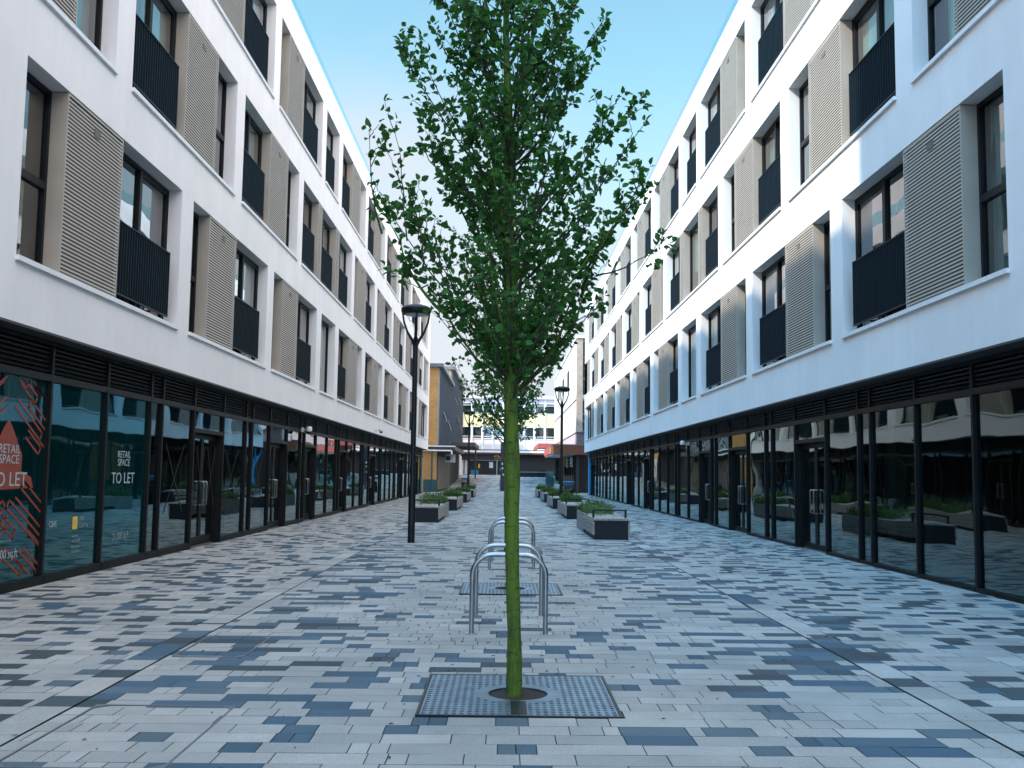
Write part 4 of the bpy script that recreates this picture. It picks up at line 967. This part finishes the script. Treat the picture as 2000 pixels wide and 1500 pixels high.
t = MB(); t.box(bx0, .35, Y + .0, Y + .03, 1.35, 3.26); t.build('shop_window', M['dark'], fb)
for x0, x1, z0, z1, m in ((-5.7, -5.25, 1.35, 3.2, 'whitepaint'), (-5.1, -4.75, 1.4, 3.2, 'posterw'), (-4.3, -3.3, 1.4, 1.95, 'binblue'), (-1.95, -1.45, 2.25, 3.0, 'posterw'), (-1.0, -.93, 1.35, 3.2, 'whitepaint'), (.0, .2, 2.2, 2.7, 'posterw'), (-.55, -.2, 1.9, 2.2, 'posterw'), (.15, .22, 1.35, 3.2, 'whitepaint'), (-3.35, -3.15, 2.2, 2.75, 'yellow')):
    s_ = MB(); s_.box(x0, x1, Y - .03, Y - .004, z0, z1); s_.build('shop_poster', M[m], fb)
t = MB(); t.box(bx0, .35, Y - .05, Y + .02, 3.17, 3.24); t.build('window_head', M['whitepaint'], fb)
t = MB(); z = 1.35
while z < 3.85: t.box(.37, bx0 + nb * pit_, Y - .02 + .0, Y + .03, z, z + .085); z += .1
t.build('roller_shutter', M['shutter'], fb)
t = MB(); t.box(.37, bx0 + nb * pit_, Y + .035, Y + .046, 1.3, 3.97); t.build('shutter_back', M['dark'], fb)
t = MB(); t.box(1.55, 1.75, Y - .04, Y - .022, 2.3, 2.62); t.build('shop_poster', M['posterw'], fb)

# beige stone building, right
bs = empty('stone_building', (0, 0, 0), 'cream stone building with a timber canopy, right beyond the sunlit apartments', 'building')
t = MB(); t.box(5.9, 9, 82, 119, 5.05, 12.8); t.build('wall', M['cream'], bs)
t = MB(); t.box(5.86, 6.35, 81.6, 81.99, 5.05, 12.8); t.build('corner_pier', M['creamdark'], bs)
t = MB(); t.box(5.82, 5.898, 81.9, 119, 7.75, 8.1); t.build('stone_band', M['lilac'], bs)
t = MB(); t.box(5.8, 9, 81.5, 119.2, 12.8, 13.0); t.build('roof_edge', M['whitepaint'], bs)
t = MB(); t.box(5.92, 9, 82, 119, 3.95, 5.0); t.build('pink_wall', M['pink'], bs)
t = MB(); t.box(5.9, 6.8, 81.7, 81.995, 3.95, 5.0); t.build('purple_brick_corner', M['purple'], bs)
t = MB(); t.box(5.86, 9, 81.6, 119, 5.0, 5.05); t.build('dark_line', M['zinc'], bs)
for z0, z1 in ((5.15, 5.9), (6.0, 6.5), (6.6, 7.6), (8.2, 9.4), (9.55, 10.3), (10.4, 11.2), (11.3, 12.5)):
    s_ = MB(); s_.box(6.36, 7.1, 81.9, 81.985, z0, z1); o = s_.build('stair_window', M['dark'], bs)
    p = MB(); p.quad((6.36, 81.89, z0), (7.1, 81.89, z0), (7.1, 81.89, z1), (6.36, 81.89, z1)); p.build('pane', M['glass'], o, recalc=False)
t = MB(); t.box(6.36, 7.1, 81.85, 81.99, 7.75, 8.1); t.build('window_spandrel', M['whitepaint'], bs)
for k in range(3):
    s_ = MB(); s_.box(5.87, 5.905, 92 + k * 8, 94.5 + k * 8, 9.6, 11.2); s_.build('window', M['anthracite'], bs)
t = MB(); t.box(3.9, 6.6, 79.2, 79.3, 3.12, 3.86); t.build('canopy_front', M['mahog'], bs)
t = MB(); t.box(3.88, 6.6, 79.18, 98, 3.861, 3.95); t.build('canopy_roof', M['zinc'], bs)
t = MB(); t.box(3.88, 3.96, 79.305, 85.5, 3.28, 3.86); t.build('orange_fascia', M['orangefas'], bs)
t = MB(); t.box(3.88, 3.96, 85.51, 98, 3.28, 3.86); t.build('red_fascia', M['redfas'], bs)
t = MB(); t.box(3.97, 6.6, 79.31, 97.9, 3.18, 3.27); t.build('canopy_soffit', M['sill'], bs)
t = MB(); t.box(3.55, 5.9, 104, 104.1, 4.25, 4.75); t.box(3.5, 3.6, 104.1, 122, 4.25, 4.75); t.box(3.6, 5.9, 104.1, 122, 4.6, 4.74); t.build('red_canopy', M['redfas'], bs)
t = MB(); t.box(6.0, 9, 82, 119, 0, 3.94); t.build('shop_recess', M['dark'], bs)
for k, y in enumerate((80.0, 82.4, 85.5, 88.5, 92.0, 96.0, 101, 106, 112)):
    s_ = MB(); s_.box(5.75, 6.0, y, y + .35, 0, 3.17); s_.build('shop_pillar', M['dark'] if k % 2 else M['shutter'], bs)
for k, (y0, y1) in enumerate(((80.4, 82.35), (82.8, 85.45), (85.9, 88.4), (88.9, 91.9), (92.4, 95.9), (96.4, 100.9), (101.4, 105.9), (106.4, 111.9))):
    s_ = MB(); s_.box(5.93, 5.98, y0, y1, .1, 3.1); s_.build('shop_window', M['greyboard'] if k < 2 else M['dark'], bs)
    p = MB(); p.quad((5.915, y0, .1), (5.915, y1, .1), (5.915, y1, 3.1), (5.915, y0, 3.1)); p.build('pane', M['shop_glass'], bs, recalc=False)
pl = MB(); pl.lathe([(.04, 2.95), (.11, 2.9), (.11, 2.25), (.04, 2.2)], 14)
for k, (y, lb) in enumerate(((81.2, 'striped barber pole nearer the blue pilaster'), (86.5, 'striped barber pole farther along, beside an orange sign'))):
    e = empty('barber_pole', (5.45, y, 0), lb, 'barber pole', 'barber poles under the timber canopy')
    s_ = MB(); s_.lathe([(.03, 2.98), (.12, 2.94), (.12, 2.20), (.03, 2.15)], 14); s_.build('cylinder', M['whitepaint'], e, smooth=True)
    h = MB()
    for ph in (0, math.pi):
        pts = [(.118 * math.cos(ph + q * .5), .118 * math.sin(ph + q * .5), 2.22 + q * .044) for q in range(17)]; h.tube(pts, .035, 6)
    h.build('stripe', M['navy'], e, smooth=True)
    a_ = MB(); a_.box(.10, .50, -.02, .02, 2.5, 2.55); a_.build('bracket', M['black'], e)
o = empty('shop_projecting_sign', (5.3, 88.2, 2.2), 'orange projecting sign under the canopy beside a barber pole', 'sign')
s_ = MB(); s_.box(-.25, .2, -.04, .04, 0, .95); s_.build('board', M['orangefas'], o); s_ = MB(); s_.box(.2, .62, -.02, .02, .4, .46); s_.build('bracket', M['black'], o)
# wayfinding totem behind the trunks, low wall bench, green cabinet
o = empty('wayfinding_totem', (-.13, 88, gz(0, 88)), 'tall narrow black totem behind the tree trunk with small white notices', 'sign')
s_ = MB(); s_.box(-.22, .22, -.08, .08, 0, 4.3); s_.build('panel', M['navy'], o, bevel=.01)
for x, z in ((-.1, 1.9), (-.02, 1.35), (-.12, 2.3)):
    s_ = MB(); s_.box(x, x + .12, -.085, -.081, z, z + .16); s_.build('notice', M['posterw'], o)
s_ = MB(); s_.tube([(-.36, -.3, 0), (-.36, -.3, 1.0)], .05, 10)
tag(s_.build('bollard', M['steel'], None, smooth=True), 'short steel bollard beside the tall black totem', 'bollard').location = (.0, 87.9, gz(0, 88))
o = empty('low_wall_bench', (3.9, 121, gz(3.9, 121)), 'long low dark bench block in front of the far black shutters', 'bench')
s_ = MB(); s_.box(-2.2, 1.6, 0, .8, 0, .55); s_.build('base', M['planter'], o); s_ = MB(); s_.box(-2.2, 1.6, -.02, .82, .551, .63); s_.build('seat', M['timber'], o)
o = empty('utility_cabinet', (4.55, 100, gz(4.5, 100)), 'dark green street cabinet under the red canopy edge', 'cabinet')
s_ = MB(); s_.box(-.4, .4, -.25, .25, 0, 1.5); s_.build('body', M['teal'], o, bevel=.02); s_ = MB(); s_.box(-.37, .37, -.27, -.252, .1, 1.4); s_.build('door', M['teal'], o)
